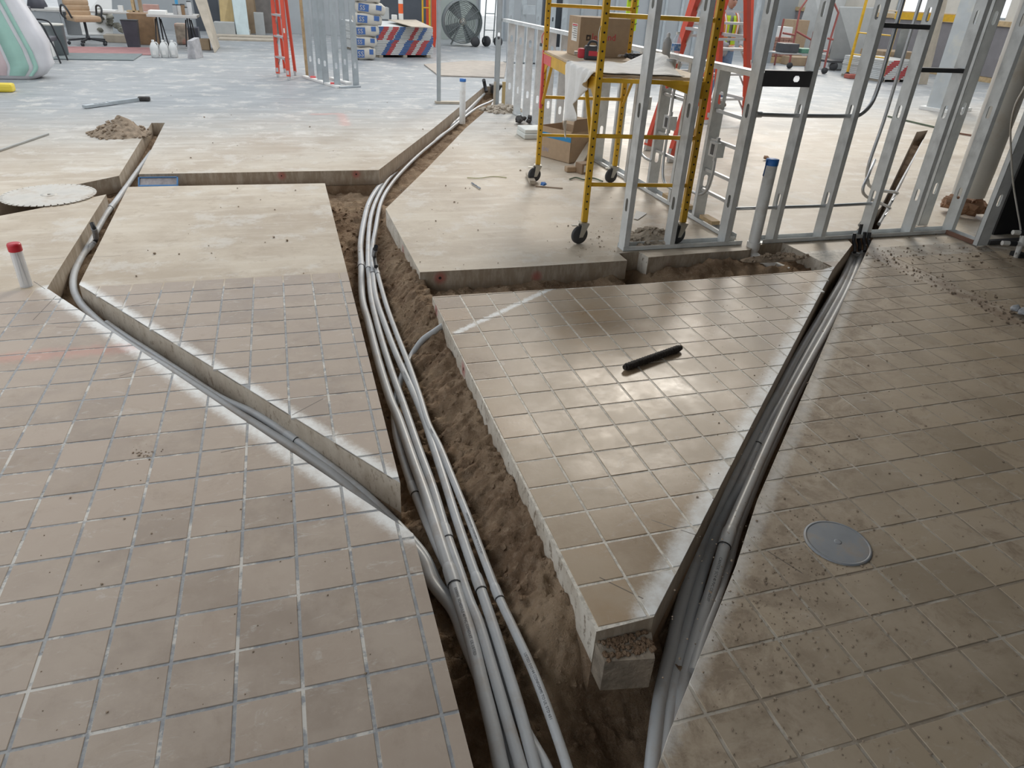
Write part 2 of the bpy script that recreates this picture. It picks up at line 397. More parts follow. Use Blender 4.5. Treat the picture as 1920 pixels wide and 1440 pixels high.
def clip(poly, x0, x1, y0, y1):
    def half(P, ins, cut):
        o = []
        for i in range(len(P)):
            a, b = P[i-1], P[i]
            if ins(b):
                if not ins(a): o.append(cut(a, b))
                o.append(b)
            elif ins(a): o.append(cut(a, b))
        return o
    cx = lambda X: (lambda a, b: (X, a[1]+(b[1]-a[1])*(X-a[0])/(b[0]-a[0])))
    cy = lambda Y: (lambda a, b: (a[0]+(b[0]-a[0])*(Y-a[1])/(b[1]-a[1]), Y))
    P = half(poly, lambda p: p[0] >= x0, cx(x0))
    if P: P = half(P, lambda p: p[0] <= x1, cx(x1))
    if P: P = half(P, lambda p: p[1] >= y0, cy(y0))
    if P: P = half(P, lambda p: p[1] <= y1, cy(y1))
    return P
def parea(P): return .5*sum(P[i-1][0]*P[i][1]-P[i][0]*P[i-1][1] for i in range(len(P)))
PU, PV, GR = .1578, .1574, .0046
def tile_prism(b, P, z0=-.009, z1=0.):
    if parea(P) < 0: P = P[::-1]
    n = len(P); cx = sum(p[0] for p in P)/n; cy = sum(p[1] for p in P)/n
    low = [(x, y, z0) for x, y in P]; mid = [(x, y, z1-.0012) for x, y in P]
    top = []
    for x, y in P:
        d = math.hypot(x-cx, y-cy) or 1; top.append((x-(x-cx)/d*.0018, y-(y-cy)/d*.0018, z1))
    fs = [(i, (i+1) % n, n+(i+1) % n, n+i) for i in range(n)]+[(n+i, n+(i+1) % n, 2*n+(i+1) % n, 2*n+i) for i in range(n)]+[tuple(range(2*n, 3*n))]
    b.add(low+mid+top, fs)
full = MB(); tile_prism(full, [(-PU/2+GR, -PV/2+GR), (PU/2-GR, -PV/2+GR), (PU/2-GR, PV/2-GR), (-PU/2+GR, PV/2-GR)])
TM = {}
def lay_tiles(sl, poly, u0, v0, m, bounds, skip=None, limit=300):
    rng = random.Random(3)
    if m not in TM: TM[m] = full.mesh('tile'); TM[m].materials.append(MATS[m])
    ua, ub, va, vb = bounds; got = []; rest = MB()
    for i in range(math.floor((ua-u0)/PU), math.ceil((ub-u0)/PU)+1):
        for j in range(math.floor((va-v0)/PV), math.ceil((vb-v0)/PV)+1):
            x0 = u0+i*PU+GR; x1 = u0+(i+1)*PU-GR; y0 = v0+j*PV+GR; y1 = v0+(j+1)*PV-GR
            y1 = min(y1, VT)
            if y1-y0 < .03: continue
            P = clip(poly, x0, x1, y0, y1)
            if len(P) < 3: continue
            Q = [P[0]]
            for p in P[1:]:
                if math.hypot(p[0]-Q[-1][0], p[1]-Q[-1][1]) > 1e-4: Q.append(p)
            if math.hypot(Q[0][0]-Q[-1][0], Q[0][1]-Q[-1][1]) < 1e-4: Q.pop()
            if len(Q) < 3: continue
            a = abs(parea(Q)); fa = (PU-2*GR)*(PV-2*GR)
            if a < .04*fa: continue
            cx = sum(p[0] for p in Q)/len(Q); cy = sum(p[1] for p in Q)/len(Q)
            if skip and skip(cx, cy): continue
            px, py = pix((cx, cy, 0))
            seen = -40 < px < 1960 and -20 < py < 1480
            d = math.sqrt(cx*cx+cy*cy+2.3) if seen else 99
            got.append((d, Q, (u0+(i+.5)*PU, v0+(j+.5)*PV) if a > .985*fa else None, seen))
    got.sort(key=lambda g: g[0]); nobj = 0
    for d, Q, isfull, seen in got:
        if not seen or nobj >= limit: tile_prism(rest, Q); continue
        nobj += 1
        if isfull:
            o = bpy.data.objects.new('tile', TM[m]); o.location = Vector((isfull[0], isfull[1], rng.uniform(-.0007, .0004)))-sl.location
            o.rotation_euler = (rng.uniform(-.003, .003), rng.uniform(-.003, .003), 0)
        else:
            b = MB(); tile_prism(b, Q); cx = sum(p[0] for p in Q)/len(Q); cy = sum(p[1] for p in Q)/len(Q)
            me = b.mesh('tile', Vector((cx, cy, 0))); me.materials.append(MATS[m]); o = bpy.data.objects.new('tile', me); o.location = Vector((cx, cy, 0))-sl.location
        COL.objects.link(o); o.parent = sl
    if rest.v:
        o = rest.build('tile_field', m, sl); o['kind'] = 'stuff'
    return nobj
U0A, V0A, U0F, V0F = -.0982, 1.8373, 1.0026, 2.3032
print('tiles', lay_tiles(slA, pA, U0A, V0A, 'tile_buff', (-4, .3, -1, VT)), lay_tiles(slB, pB, U0A, V0A, 'tile_buff', (-1.4, .3, 1.9, VT)),
      lay_tiles(slF, pF, U0F, V0F, 'tile_polished', (.6, 4, 1, VT), lambda u, v: u > 3.42 and v > 3.72),
      lay_tiles(slM, [(.66, -4), (8.5, -4), (8.5, 3.9), *XY((1637, 458), (1590, 545), (1420, 937), (1380, 1060), (1252, 1380)), (.66, .79)], U0F, V0F, 'tile_dirty', (.6, 8, -1.5, 3.93), lambda u, v: abs(u-3.92) < .085 or u-v < -.35 or (u > 3.9 and v > 3.65)))

# ------------------------------------------------------------------ soil in the trenches
def vnoise(X, Y, s, seed):
    X = X*s+seed*17.3; Y = Y*s+seed*9.1; xi = np.floor(X).astype(np.int64); yi = np.floor(Y).astype(np.int64); fx = X-xi; fy = Y-yi
    fx = fx*fx*(3-2*fx); fy = fy*fy*(3-2*fy)
    def h(a, b):
        n = (a*374761393+b*668265263+seed*974711) & 0x7fffffff; n = ((n ^ (n >> 13))*1274126177) & 0x7fffffff
        return ((n ^ (n >> 16)) & 0xffff)/65535.
    return (h(xi, yi)*(1-fx)+h(xi+1, yi)*fx)*(1-fy)+(h(xi, yi+1)*(1-fx)+h(xi+1, yi+1)*fx)*fy
def sm(x, a, b):
    t = np.clip((x-a)/(b-a), 0, 1); return t*t*(3-2*t)
def soil_z(U, V):
    z = np.full(U.shape, -.20)
    sh = .17*sm(V, 4.5, 5.1); t = sm(U-sh, .42, .68); main = -.22+.125*t-.10*sm(-V, -1.35, -.95)*(1-.2*t)
    main = main+.045*sm(V, 3.2, 3.7)*(1-sm(V, 4.0, 4.3))*sm(U, .42, .6)
    z = np.where((U > .1) & (U < 1.0) & (V < 6.2), main, z)
    main = main-.24*sm(1.40-V, 0, .3)*sm(U, .45, .75)
    z = np.where((U > .1) & (U < 1.0) & (V < 6.2), main, z)
    z = np.where((V > 6.0) & (V < 6.75) & (U < .9), -.125-.085*sm(U, .1, .36), z)
    diag = (V-6.57)-(U-.78)*2.08; z = np.where((V > 5.2) & (U > .75), -.215+.15*sm(-diag, .35, 1.1), z)
    z = np.where(U < -1.0, -.15, z); z = np.where((U < .2) & (V < 4.3), -.155, z)
    right = (U-V > -.42) & (U > .95); z = np.where(right, -.24, z)
    pit = (U > .72) & (V > 3.5) & (V < 4.3) & (U-V < -.3)
    pz = -.12+.08*np.exp(-((U-2.75)/.25)**2-((V-3.95)/.1)**2)+.03*sm(U, 2.9, 3.2)-.14*np.exp(-((U-2.12)/.07)**2)
    z = np.where(pit, pz, z); z = np.where((U > 4.6), -.2, z)
    n = .034*(vnoise(U, V, 7, 1)-.5)+.030*(vnoise(U, V, 17, 2)-.5)+.024*(vnoise(U, V, 40, 3)-.5)+.018*(vnoise(U, V, 80, 4)-.5)
    cl = vnoise(U, V, 26, 5); n = n+.022*np.clip(cl-.62, 0, 1)/.38
    return z+n
slabs2 = [pA, pB, pF, pM]
def soil_grid(b, u0, u1, v0, v1, st, skip=None):
    nu = int((u1-u0)/st)+1; nv = int((v1-v0)/st)+1
    U, V = np.meshgrid(u0+np.arange(nu+1)*st, v0+np.arange(nv+1)*st); Z = soil_z(U, V)
    UC, VC = U[:-1, :-1]+st/2, V[:-1, :-1]+st/2; keep = np.zeros(UC.shape, bool)
    e = .035
    for du, dv in ((0, 0), (e, 0), (-e, 0), (0, e), (0, -e)):
        ins = np.zeros(UC.shape, bool)
        for p in slabs2: ins |= inside(p, UC+du, VC+dv)
        keep |= ~ins
    if skip is not None: keep &= ~((UC > skip[0]) & (UC < skip[1]) & (VC > skip[2]) & (VC < skip[3]))
    ids = -np.ones(U.shape, int); jj, ii = np.nonzero(keep)
    for a in (0, 1):
        for c in (0, 1): ids[jj+a, ii+c] = 0
    sel = ids == 0; ids[sel] = np.arange(sel.sum()); vs = np.stack([U[sel], V[sel], Z[sel]], 1)
    fs = np.stack([ids[jj, ii], ids[jj, ii+1], ids[jj+1, ii+1], ids[jj+1, ii]], 1)
    kk = len(b.v); b.v += [Vector(p) for p in vs]; b.f += [tuple(int(x)+kk for x in f) for f in fs]; b.smooth += [True]*len(fs)
b = MB(); near = (.18, .98, .35, 4.35)
soil_grid(b, .18, .98, .35, 4.35, .0105); soil_grid(b, -2.6, 5.2, -1.2, 12.7, .024, near)
for uu in (5.2,): soil_grid(b, 5.2, 9.0, 4.6, 8.8, .04)
so = b.build('trench_soil', 'soil'); tag(so, 'loose brown soil lying in the bottom of the floor trenches', 'soil', None, 'stuff')
b = MB()   # earth below, so no gap is seen under the slab edges
for p in slabs2:
    P = [q for q in p]; n = len(P)
    for i in range(n):
        a, c = P[i], P[(i+1) % n]
        if max(abs(a[0]), abs(c[0])) > 8.9 or max(a[1], c[1]) > 20: continue
        b.add([(a[0], a[1], -.13), (c[0], c[1], -.13), (c[0], c[1], -.5), (a[0], a[1], -.5)], [(0, 1, 2, 3)])
b.box(-9, 19, -4, 24, -.6, -.45)
o = b.build('subgrade', 'soil'); tag(o, 'dark compacted earth under the floor slab', None, None, 'structure')
# clods lying in the trench and crumbs on the floor
def rock(b, c, r, rng, sq=.75):
    vs = []; 
    for k in range(12):
        ph = math.acos(1-2*(k+.5)/12); th = 2.399963*k; q = r*rng.uniform(.7, 1.15)
        vs.append(Vector((q*math.sin(ph)*math.cos(th), q*math.sin(ph)*math.sin(th), q*sq*math.cos(ph)))+Vector(c))
    bm = bmesh.new(); [bm.verts.new(v) for v in vs]; r_ = bmesh.ops.convex_hull(bm, input=bm.verts[:]); bm.verts.index_update()
    b.add([v.co.copy() for v in bm.verts], [[v.index for v in f.verts] for f in bm.faces]); bm.free()
rng = random.Random(11); b = MB()
for _ in range(1500):
    u = rng.uniform(.3, .68); v = rng.uniform(.9, 6.1)
    z = float(soil_z(np.array([u]), np.array([v]))[0]); rock(b, (u, v, z), rng.choice((.003, .004, .005, .006, .009, .013))*rng.uniform(.7, 1.3), rng)
o = b.build('soil_clod', 'soil'); tag(o, 'small earth clods and pebbles strewn over the main trench soil', 'soil clods', None, 'stuff')

# broken front end of the wedge slab: a lower ledge with dirt on it
b = MB(); P = [(.682, 1.125), (.82, 1.10), (.852, 1.185), (.682, 1.205)]; b.plate(P, [], (0, 0, -.165), (1, 0, 0), (0, 1, 0), .12); b.build('broken_ledge', mat('broken_concrete', (.26, .215, .165), .9, var=.3, scale=20, bump=.6, bscale=60), slF)
rng = random.Random(17); b = MB()
for _ in range(120): u = rng.uniform(.69, .84); v = rng.uniform(1.125, 1.19); rock(b, (u, v, -.043), rng.uniform(.004, .011), rng, .6)
tag(b.build('ledge_dirt', 'soil', slF), kind='stuff')
# ------------------------------------------------------------------ conduits laid in the trenches
mat('pvc_grey', (.50, .515, .53), .38, var=.06, scale=14, stain=(.30, .22, .15), stain_amt=.45, sscale=7)
mat('pvc_dark', (.19, .195, .205), .42, var=.1, scale=14, stain=(.22, .16, .11), stain_amt=.5, sscale=9)
mat('ink', (.05, .05, .055), .6)
mat('black_rubber', (.022, .022, .024), .55, var=.3)
mat('duct_tape', (.33, .34, .36), .35, metal=.4, var=.2, scale=40)
mat('pvc_white', (.72, .71, .68), .35, var=.06, stain=(.42, .36, .28), stain_amt=.6, sscale=6)
mat('blue_tape', (.03, .16, .48), .5, var=.2, scale=20)
CAMP = Vector((0, 0, HCAM))
def arc(P):
    s = [0.]
    for i in range(1, len(P)): s.append(s[-1]+(P[i]-P[i-1]).length)
    return s
def at_s(P, S, s):
    s = max(0, min(S[-1]-1e-6, s)); i = 0
    while S[i+1] < s: i += 1
    t = (s-S[i])/max(1e-9, S[i+1]-S[i]); return P[i].lerp(P[i+1], t), (P[min(i+1, len(P)-1)]-P[i]).normalized()
def near_s(P, S, px, py):
    return S[min(range(len(P)), key=lambda i: (pix(P[i])[0]-px)**2+(pix(P[i])[1]-py)**2)]
def conduit(label, pts, r, couplings=(), prints=(), stub=None, m='pvc_grey', group='grey conduits in the floor trenches', name='conduit'):
    """pts: (px, py, z) survey points along the centre line"""
    P = spline([at(*p) for p in pts], 10); S = arc(P)
    root = thing(name, label, 'conduit', P[0].copy(), 0, group)
    MB().tube(P, r, 14).build('pipe', m, root)
    for px, py in couplings:
        s0 = near_s(P, S, px, py); ln = r*4.2
        Q = [at_s(P, S, s0+ln*(k/7-.5))[0] for k in range(8)]
        c = MB().tube(Q, [r*1.02]+[r*1.17]*6+[r*1.15], 14).build('coupling', m, root)
        a, _ = at_s(P, S, s0+ln*.5); d, _ = at_s(P, S, s0+ln*.5+.004)
        MB().tube([a, d], r*1.12, 14).build('seam', 'black_rubber', c)
    for body, px, py, size in prints:
        vs, fs = text_tris(body, size); s0 = near_s(P, S, px, py)
        wv = []
        for v in vs:
            c, t = at_s(P, S, s0+v.x); n = (CAMP-c); n = (n-t*n.dot(t)).normalized(); sd = t.cross(n)*-1
            # letters read along the pipe; their tops point to the right-hand side
            th = (v.y-size*.35)/r; wv.append(c+n*(math.cos(th)*(r+.0006))+sd*(math.sin(th)*(r+.0006)))
        MB().add(wv, fs).build('printed_text', 'ink', root)
    if stub:
        e = spline([at(*p) if len(p) == 3 else Vector(p[:3]) for p in stub['pts']], 6)
        MB().tube(e, r*.95, 12).build('stub_up', 'black_rubber', root)
        if stub.get('tape'):
            a, b_ = stub['tape']; k0 = int(a*(len(e)-1)); k1 = max(k0+1, int(b_*(len(e)-1)))
            MB().tube(e[k0:k1+1], r*1.25, 12).build('tape_wrap', 'duct_tape', root)
    return root
Z1 = -.155
def zz(pts, z): return [(p[0], p[1], p[2] if len(p) > 2 else z) for p in pts]
conduit('thick grey conduit at the left of the main trench bundle, with a long bell coupling', zz([(912, 172, -.12), (866, 217, -.12), (848, 233), (811, 259), (769, 291), (737, 320), (711, 349), (692, 380), (682, 417), (676, 457), (677, 491), (679, 557), (691, 605), (710, 679), (732, 749), (748, 787), (774, 861), (799, 931), (835, 1042), (861, 1125), (884, 1200), (902, 1275), (925, 1369), (940, 1440), (962, 1530)], Z1), .0205,
        [(676, 495), (850, 1078)], [('E300042  SCHEDULE 40 PVC CONDUIT  UL LISTED', 853, 1110, .012)])
conduit('grey conduit second from the left in the main trench bundle', zz([(905, 180, -.13), (859, 230), (824, 256), (785, 285), (750, 315), (727, 338), (708, 370), (696, 404), (691, 444), (690, 491), (692, 520), (697, 564), (713, 628), (735, 698), (758, 762), (783, 835), (812, 915), (839, 1005), (861, 1069), (880, 1125), (899, 1172), (925, 1260), (951, 1350), (977, 1440), (1003, 1530)], Z1), .0165,
        [(690, 500), (836, 998)])
conduit('grey conduit third from the left in the main trench bundle, bell coupling near the front', zz([(935, 183, -.08), (917, 192, -.09), (890, 205, -.11), (840, 245), (790, 286), (755, 320), (731, 349), (714, 381), (704, 431), (698, 470), (699, 510), (705, 557), (723, 612), (745, 669), (774, 733), (795, 784), (809, 826), (831, 893), (854, 967), (884, 1057), (902, 1106), (925, 1174), (951, 1256), (974, 1331), (1003, 1440), (1025, 1530)], Z1), .0165,
        [(699, 512), (896, 1090)], [('CONDUIT SCH 40 PVC', 760, 700, .010)])
conduit('slim grey conduit at the right of the main trench bundle, printed with UL lettering', zz([(706, 497, -.13), (707, 508), (723, 567), (742, 621), (767, 685), (787, 743), (803, 794), (825, 839), (847, 893), (880, 975), (914, 1065), (936, 1121), (966, 1185), (1000, 1260), (1030, 1339), (1064, 1440), (1090, 1530)], -.145), .0138,
        [(708, 513), (932, 1112)], [('UNDERGROUND  CONFORMS TO UL STD 651', 878, 968, .0105), ('LISTED 510144 CONFORMS TO UL STD 651', 986, 1226, .0115), ('CANTEX', 806, 808, .010)],
        stub={'pts': [(705, 500, -.12), (702, 480, -.09), (703, 470, -.02), (705, 462, .035)], 'tape': (.35, .8)})
conduit('grey conduit curving out from under the wedge slab beneath the bundle', [(836, 606, -.06), (817, 620, -.07), (793, 637, -.11), (776, 660, -.165), (765, 680, -.182), (750, 717, -.19), (740, 765, -.195), (742, 807, -.19), (751, 845, -.185), (767, 896, -.185), (787, 947, -.185), (805, 990, -.185), (830, 1046, -.19), (870, 1120, -.195), (915, 1192, -.195), (950, 1290, -.19), (985, 1370, -.18), (1026, 1445, -.17), (1050, 1530, -.17)], .0165, [(776, 918)])
conduit('grey conduit in the diagonal trench nearest the left tiles, bending from the far trench', [(284, 285, -.10), (259, 319, -.10), (237, 350, -.10), (216, 379, -.10), (200, 400, -.10), (186, 424, -.10), (168, 455, -.105), (152, 483, -.10), (139, 513, -.095), (138, 541, -.09), (150, 567, -.085), (174, 593, -.08), (204, 619, -.08), (255, 655, -.08), (319, 694, -.08), (383, 735, -.085), (447, 777, -.09), (480, 797, -.095), (544, 837, -.10), (608, 879, -.11), (659, 920, -.125), (716, 970, -.15), (788, 1042, -.17), (812, 1095, -.18), (850, 1144, -.185), (872, 1200, -.19), (900, 1270, -.19), (935, 1370, -.19), (965, 1440, -.19), (990, 1530, -.19)], .020, [(210, 388)])
conduit('grey conduit in the diagonal trench against the middle slab, joined by a dark-ringed coupling', [(200, 606, -.11), (240, 634, -.105), (287, 664, -.10), (351, 706, -.10), (415, 747, -.10), (480, 777, -.10), (553, 825, -.105), (608, 866, -.11), (659, 905, -.125), (716, 955, -.15), (790, 1033, -.185), (822, 1095, -.195), (860, 1144, -.20), (885, 1210, -.20), (920, 1300, -.20)], .0165, [(549, 822)])
conduit('short grey conduit with a dark taped stub standing in the far-left trench', [(137, 517, -.115), (150, 488, -.115), (166, 467, -.11), (177, 455, -.10)], .0145, [(170, 463)],
        stub={'pts': [(177, 455, -.10), (180, 449, -.08), (179, 438, -.03), (176, 428, .02), (172, 418, .05)], 'tape': (.35, .75)})
RZ = -.125
conduit('leftmost of the four dark grey conduits in the right-hand trench', zz([(1601, 474, -0.090), (1596, 485), (1574, 533), (1536, 597), (1494, 668), (1459, 734), (1440, 766), (1400, 842), (1368, 905), (1334, 975, -0.165), (1303, 1054, -0.185), (1276, 1139, -0.205), (1257, 1220, -0.215), (1238, 1305, -0.225), (1224, 1420, -0.225), (1216, 1530, -0.225)], RZ), .0205)
conduit('second from the left of the four dark grey conduits in the right-hand trench', zz([(1608, 474, -0.090), (1603, 488), (1582, 538), (1550, 597), (1506, 676), (1468, 746), (1440, 796), (1410, 858), (1390, 904), (1357, 965, -0.170), (1323, 1054, -0.195), (1296, 1150, -0.215), (1272, 1247, -0.230), (1254, 1343, -0.235), (1242, 1440, -0.235), (1236, 1530, -0.235)], RZ-.015), .0205, [(1425, 826)])
conduit('grey conduit printed with white-bordered lettering, third from the left in the right-hand trench', zz([(1617, 472, -0.090), (1613, 485), (1594, 533), (1562, 597), (1520, 672), (1480, 745), (1448, 812), (1424, 865), (1408, 902), (1380, 966), (1362, 1012), (1338, 1093, -0.175), (1315, 1165, -0.195), (1292, 1247, -0.215), (1272, 1330, -0.235), (1258, 1440, -0.245)], RZ), .021,
        [(1365, 1005)], [('CANTEX  SCH 40 PVC CONDUIT', 1352, 1050, .013)])['label'] = 'lettered grey conduit with a coupling, third from the left in the right-hand trench'
conduit('rightmost of the four grey conduits in the right-hand trench, against the dirty tiles', zz([(1624, 476, -0.100), (1619, 494), (1602, 538), (1572, 602), (1534, 668), (1496, 738), (1462, 808), (1434, 868), (1410, 925), (1385, 990), (1368, 1050), (1345, 1120), (1320, 1190), (1300, 1260)], -0.195), .0165)
# dark boots where the four conduits turn up through the stud wall
for i, (x, y, top) in enumerate([(1603, 462, 408), (1612, 458, 433), (1622, 460, 440), (1631, 461, 438)]):
    p = at(x, y, -.04); b = MB(); q = Vector((p.x+.01, p.y+.05, .10 if i == 1 else .045))
    b.tube(spline([p+Vector((-.03, -.045, -.03)), p, p+Vector((.012, .04, .03)), q], 5), .0125, 12)
    o = b.build('conduit_boot', 'black_rubber'); tag(o, ['leftmost black', 'tallest black', 'third black', 'rightmost black'][i]+' rubber conduit boot rising under the stud wall track', 'conduit boot', 'black boots in the right trench')
# conduits of the trench beyond the wall
conduit('thin grey conduit lying in the trench behind the stud wall', [(1648, 420, -.06), (1662, 395, -.06), (1690, 340, -.05), (1712, 300, -.05), (1727, 272, -.05), (1733, 262, -.02)], .014, group='conduits behind the stud wall')
conduit('grey conduit beside the thin one in the trench behind the stud wall', [(1652, 424, -.07), (1668, 396, -.07), (1697, 336, -.07), (1720, 292, -.06), (1736, 258, -.03)], .017, group='conduits behind the stud wall')

# ------------------------------------------------------------------ small things on and in the floor
mat('rust_black', (.028, .021, .017), .75, var=.5, scale=60, bump=.6, bscale=120)
a, c = at(1174, 688, .019), at(1273, 653, .019); d = (c-a).normalized()
rod = thing('threaded_rod', 'short rusty black rod lying on the glossy wedge tiles', 'rod', a.copy())
P = [a+d*(k*(c-a).length/60) for k in range(61)]
MB().tube(P, [.0165+(.0022 if k % 3 == 1 else 0) for k in range(61)], 12).build('shank', 'rust_black', rod)
MB().tube([a-d*.012, a], .012, 10).build('end_tip', 'rust_black', rod); MB().tube([c, c+d*.014], .013, 10).build('end_tip', 'rust_black', rod)
mat('cover_grey', (.25, .265, .285), .42, var=.12, scale=10, stain=(.33, .26, .19), stain_amt=.7, sscale=9)
cc = at(1570, 1018); cl = thing('cleanout_cover', 'round grey floor cleanout cover set in the dirty right tiles', 'floor cover', cc.copy())
MB().lathe([(.0, 0), (.106, 0), (.106, .003), (.103, .0055), (.097, .006), (.096, .0045)], cc, 48).build('rim', 'cover_grey', cl)
MB().lathe([(.096, .001), (.095, .0048), (.06, .0049), (0, .0049)], cc, 48, None, False).build('lid', 'cover_grey', cl)
MB().lathe([(.012, .005), (.012, .0058), (.009, .006), (0, .006)], cc, 16).build('screw', 'cover_grey', cl)
# saw blade
mat('blade_steel', (.56, .53, .48), .5, metal=.15, var=.15, scale=5, stain=(.36, .28, .2), stain_amt=.7, sscale=5)
bc = Vector((-1.725, 5.955, .0)); R = .312
bl = thing('saw_blade', 'large round diamond saw blade lying flat across the far-left trench', 'saw blade', bc.copy())
N = 44; lp = []
for i in range(N):
    t0 = 2*math.pi*i/N; dt = 2*math.pi/N
    for f, r in ((.0, R), (.40, R), (.72, R), (.75, R-.024), (.93, R-.024), (.96, R)): lp.append((r*math.cos(t0+dt*f), r*math.sin(t0+dt*f)))
MB().plate(lp, [[(.0125*math.cos(-t*.5236), .0125*math.sin(-t*.5236)) for t in range(12)]], bc+Vector((0, 0, .003)), (1, 0, 0), (0, 1, 0), .0045).build('disc', 'blade_steel', bl)
MB().lathe([(.0126, .0074), (.055, .0074), (.055, .0082), (.0126, .0082), (.0126, .0074)], bc, 24).build('flange_ring', 'blade_steel', bl)
# red-capped clear tube
mat('clear_plastic', (.80, .82, .84), .15, var=.03, alpha=.38); mat('red_plastic', (.55, .015, .03), .35, var=.08)
tb = at(50, 536); r_ = .030
tt = thing('marker_tube', 'clear plastic tube with a bright red cap standing on the left slab', 'tube', tb.copy())
MB().lathe([(r_, 0), (r_*.95, .225), (r_*.9, .225), (r_*.95, .004), (.001, .004)], tb, 24).build('tube_body', 'clear_plastic', tt)
MB().lathe([(r_*1.08, .196), (r_*1.10, .228), (r_*1.0, .236), (.001, .236)], tb, 24).build('cap', 'red_plastic', tt)
for q in (-.012, .010): MB().tube([tb+Vector((q, .004, .006)), tb+Vector((q*.4, .0, .195))], .0016, 6).build('wire', 'ink', tt)
# upright white pipes
def upright(label, base, z0, z1, r, capc='blue_tape', tape=.05, name='pvc_pipe'):
    t = thing(name, label, 'pipe', (base.x, base.y, z0), 0)
    c = Vector((base.x, base.y, 0))
    MB().lathe([(r, z0), (r, z1), (r*.88, z1), (r*.88, z1-.02), (.001, z1-.02)], c, 20).build('pipe', 'pvc_white', t)
    MB().lathe([(r*1.03, z1-tape), (r*1.05, z1+.004), (.001, z1+.006)], c, 20).build('tape_cap', capc, t)
    return t, c
t, c = upright('white vertical drain pipe with a blue taped top standing in the pit', at(1412, 462), -.12, .60, .040, tape=.035)
MB().lathe([(.045, -.02), (.047, .0), (.047, .03), (.045, .035)], c, 20).build('coupling', 'pvc_white', t)
MB().add([c+Vector(p) for p in [(-.042, -.005, .60), (-.046, -.005, .49), (-.062, -.012, .50), (-.056, -.012, .60)]], [(0, 1, 2, 3)]).build('tape_tail', 'blue_tape', t)
MB().tube(spline([c+Vector((.0, -.01, -.06)), c+Vector((.03, -.06, -.085)), c+Vector((.09, -.15, -.10)), c+Vector((.15, -.24, -.115))], 5), .038, 14).build('elbow', 'pvc_white', t)
upright('white pipe with a blue tape cap standing beside the far end of the main trench', at(867, 214), -.12, .43, .040, tape=.03)
upright('thin white pipe with a blue top against the far low stud wall', at(972, 212), 0, .46, .017, tape=.05)
# piles
def pile(name, label, px, py, rx, ry, h, m, seed, n=90, rr=(.006, .03), kindrock=True, rz=0.):
    rng = random.Random(seed); c0 = at(px, py); b = MB(); st = 26
    U, V = np.meshgrid(np.linspace(-1, 1, st*2), np.linspace(-1, 1, st*2)); rad = np.sqrt(U**2+V**2)
    Z = h*np.clip(1-rad, 0, 1)**.9*(.75+.5*vnoise(U+seed, V, 3, 6))+.14*h*(vnoise(U+seed, V, 9, 7)-.3)*np.clip(1.2-rad, 0, 1)
    Z = np.where(rad > 1, -.004, Z); m_ = st*2
    ca, sa = math.cos(rz), math.sin(rz)
    vs = [(c0.x+U[j, i]*rx*ca-V[j, i]*ry*sa, c0.y+U[j, i]*rx*sa+V[j, i]*ry*ca, Z[j, i]-.003) for j in range(m_) for i in range(m_)]
    b.add(vs, [(j*m_+i, j*m_+i+1, (j+1)*m_+i+1, (j+1)*m_+i) for j in range(m_-1) for i in range(m_-1) if rad[j, i] < 1.05], True)
    for _ in range(n):
        t = rng.uniform(0, 6.283); q = rng.random()**.6*1.15; r = rng.uniform(*rr); uu, vv = q*math.cos(t), q*math.sin(t)
        z = h*max(0, 1-q)**.9*.95
        rock(b, (c0.x+uu*rx*ca-vv*ry*sa, c0.y+uu*rx*sa+vv*ry*ca, z+r*.2), r, rng)
    o = b.build(name, m); return tag(o, label, 'pile', None, 'stuff')
mat('dry_dirt', (.30, .235, .175), .95, var=.3, scale=25, bump=.6, bscale=70, spec=.1)
mat('rubble', (.40, .345, .28), .9, var=.25, scale=18, bump=.5, bscale=60, spec=.2)
pile('dirt_pile', 'heap of brown dirt beside the far-left trench', 226, 250, .27, .30, .16, 'dry_dirt', 1, 120)
pile('rubble_pile', 'grey concrete rubble heap behind the front stud wall', 1218, 449, .22, .15, .09, 'rubble', 2, 130, (.008, .028), rz=.2)
pile('rubble_pile', 'pale broken concrete at the foot of the far low stud wall', 945, 208, .30, .22, .07, 'rubble', 3, 60, (.02, .06))
pile('crumb_pile', 'thin scatter of dirt in the pit under the wall track', 1450, 484, .25, .06, .03, 'dry_dirt', 9, 50, (.005, .02))
# crumbs scattered over the tiles
rng = random.Random(5); b = MB()
def scatter(n, fu, r0, r1):
    for _ in range(n):
        px, py = fu(); p = at(px, py); r = rng.uniform(r0, r1)*rng.choice((.6, .8, 1, 1.6)); rock(b, (p.x, p.y, r*.35), r, rng, .6)
scatter(520, lambda: (rng.uniform(1330, 1920), rng.uniform(560, 1440)), .0012, .0034)
scatter(420, lambda: (rng.gauss(1450, 90), rng.gauss(1130, 120)), .0012, .0035)
scatter(220, lambda: (rng.gauss(1570, 60), rng.gauss(1035, 34)), .0012, .003)
scatter(200, lambda: (rng.uniform(1650, 1920), 0) if False else ((lambda t: (1640+280*t+rng.gauss(0, 6), 475+130*t+rng.gauss(0, 10)))(rng.random())), .003, .008)
scatter(70, lambda: (rng.uniform(0, 700), rng.uniform(900, 1400)), .001, .003)
scatter(30, lambda: (rng.gauss(275, 14), rng.gauss(852, 6)), .001, .004)
scatter(160, lambda: (rng.uniform(1620, 1900), rng.gauss(480, 16)), .003, .007)
scatter(90, lambda: (rng.uniform(200, 1150), rng.uniform(170, 520)), .003, .008)
scatter(60, lambda: (rng.uniform(1060, 1170), rng.uniform(420, 480)), .002, .006)
o = b.build('dirt_crumbs', 'dry_dirt'); tag(o, 'loose dirt crumbs scattered across tiles and concrete', 'dirt', None, 'stuff')
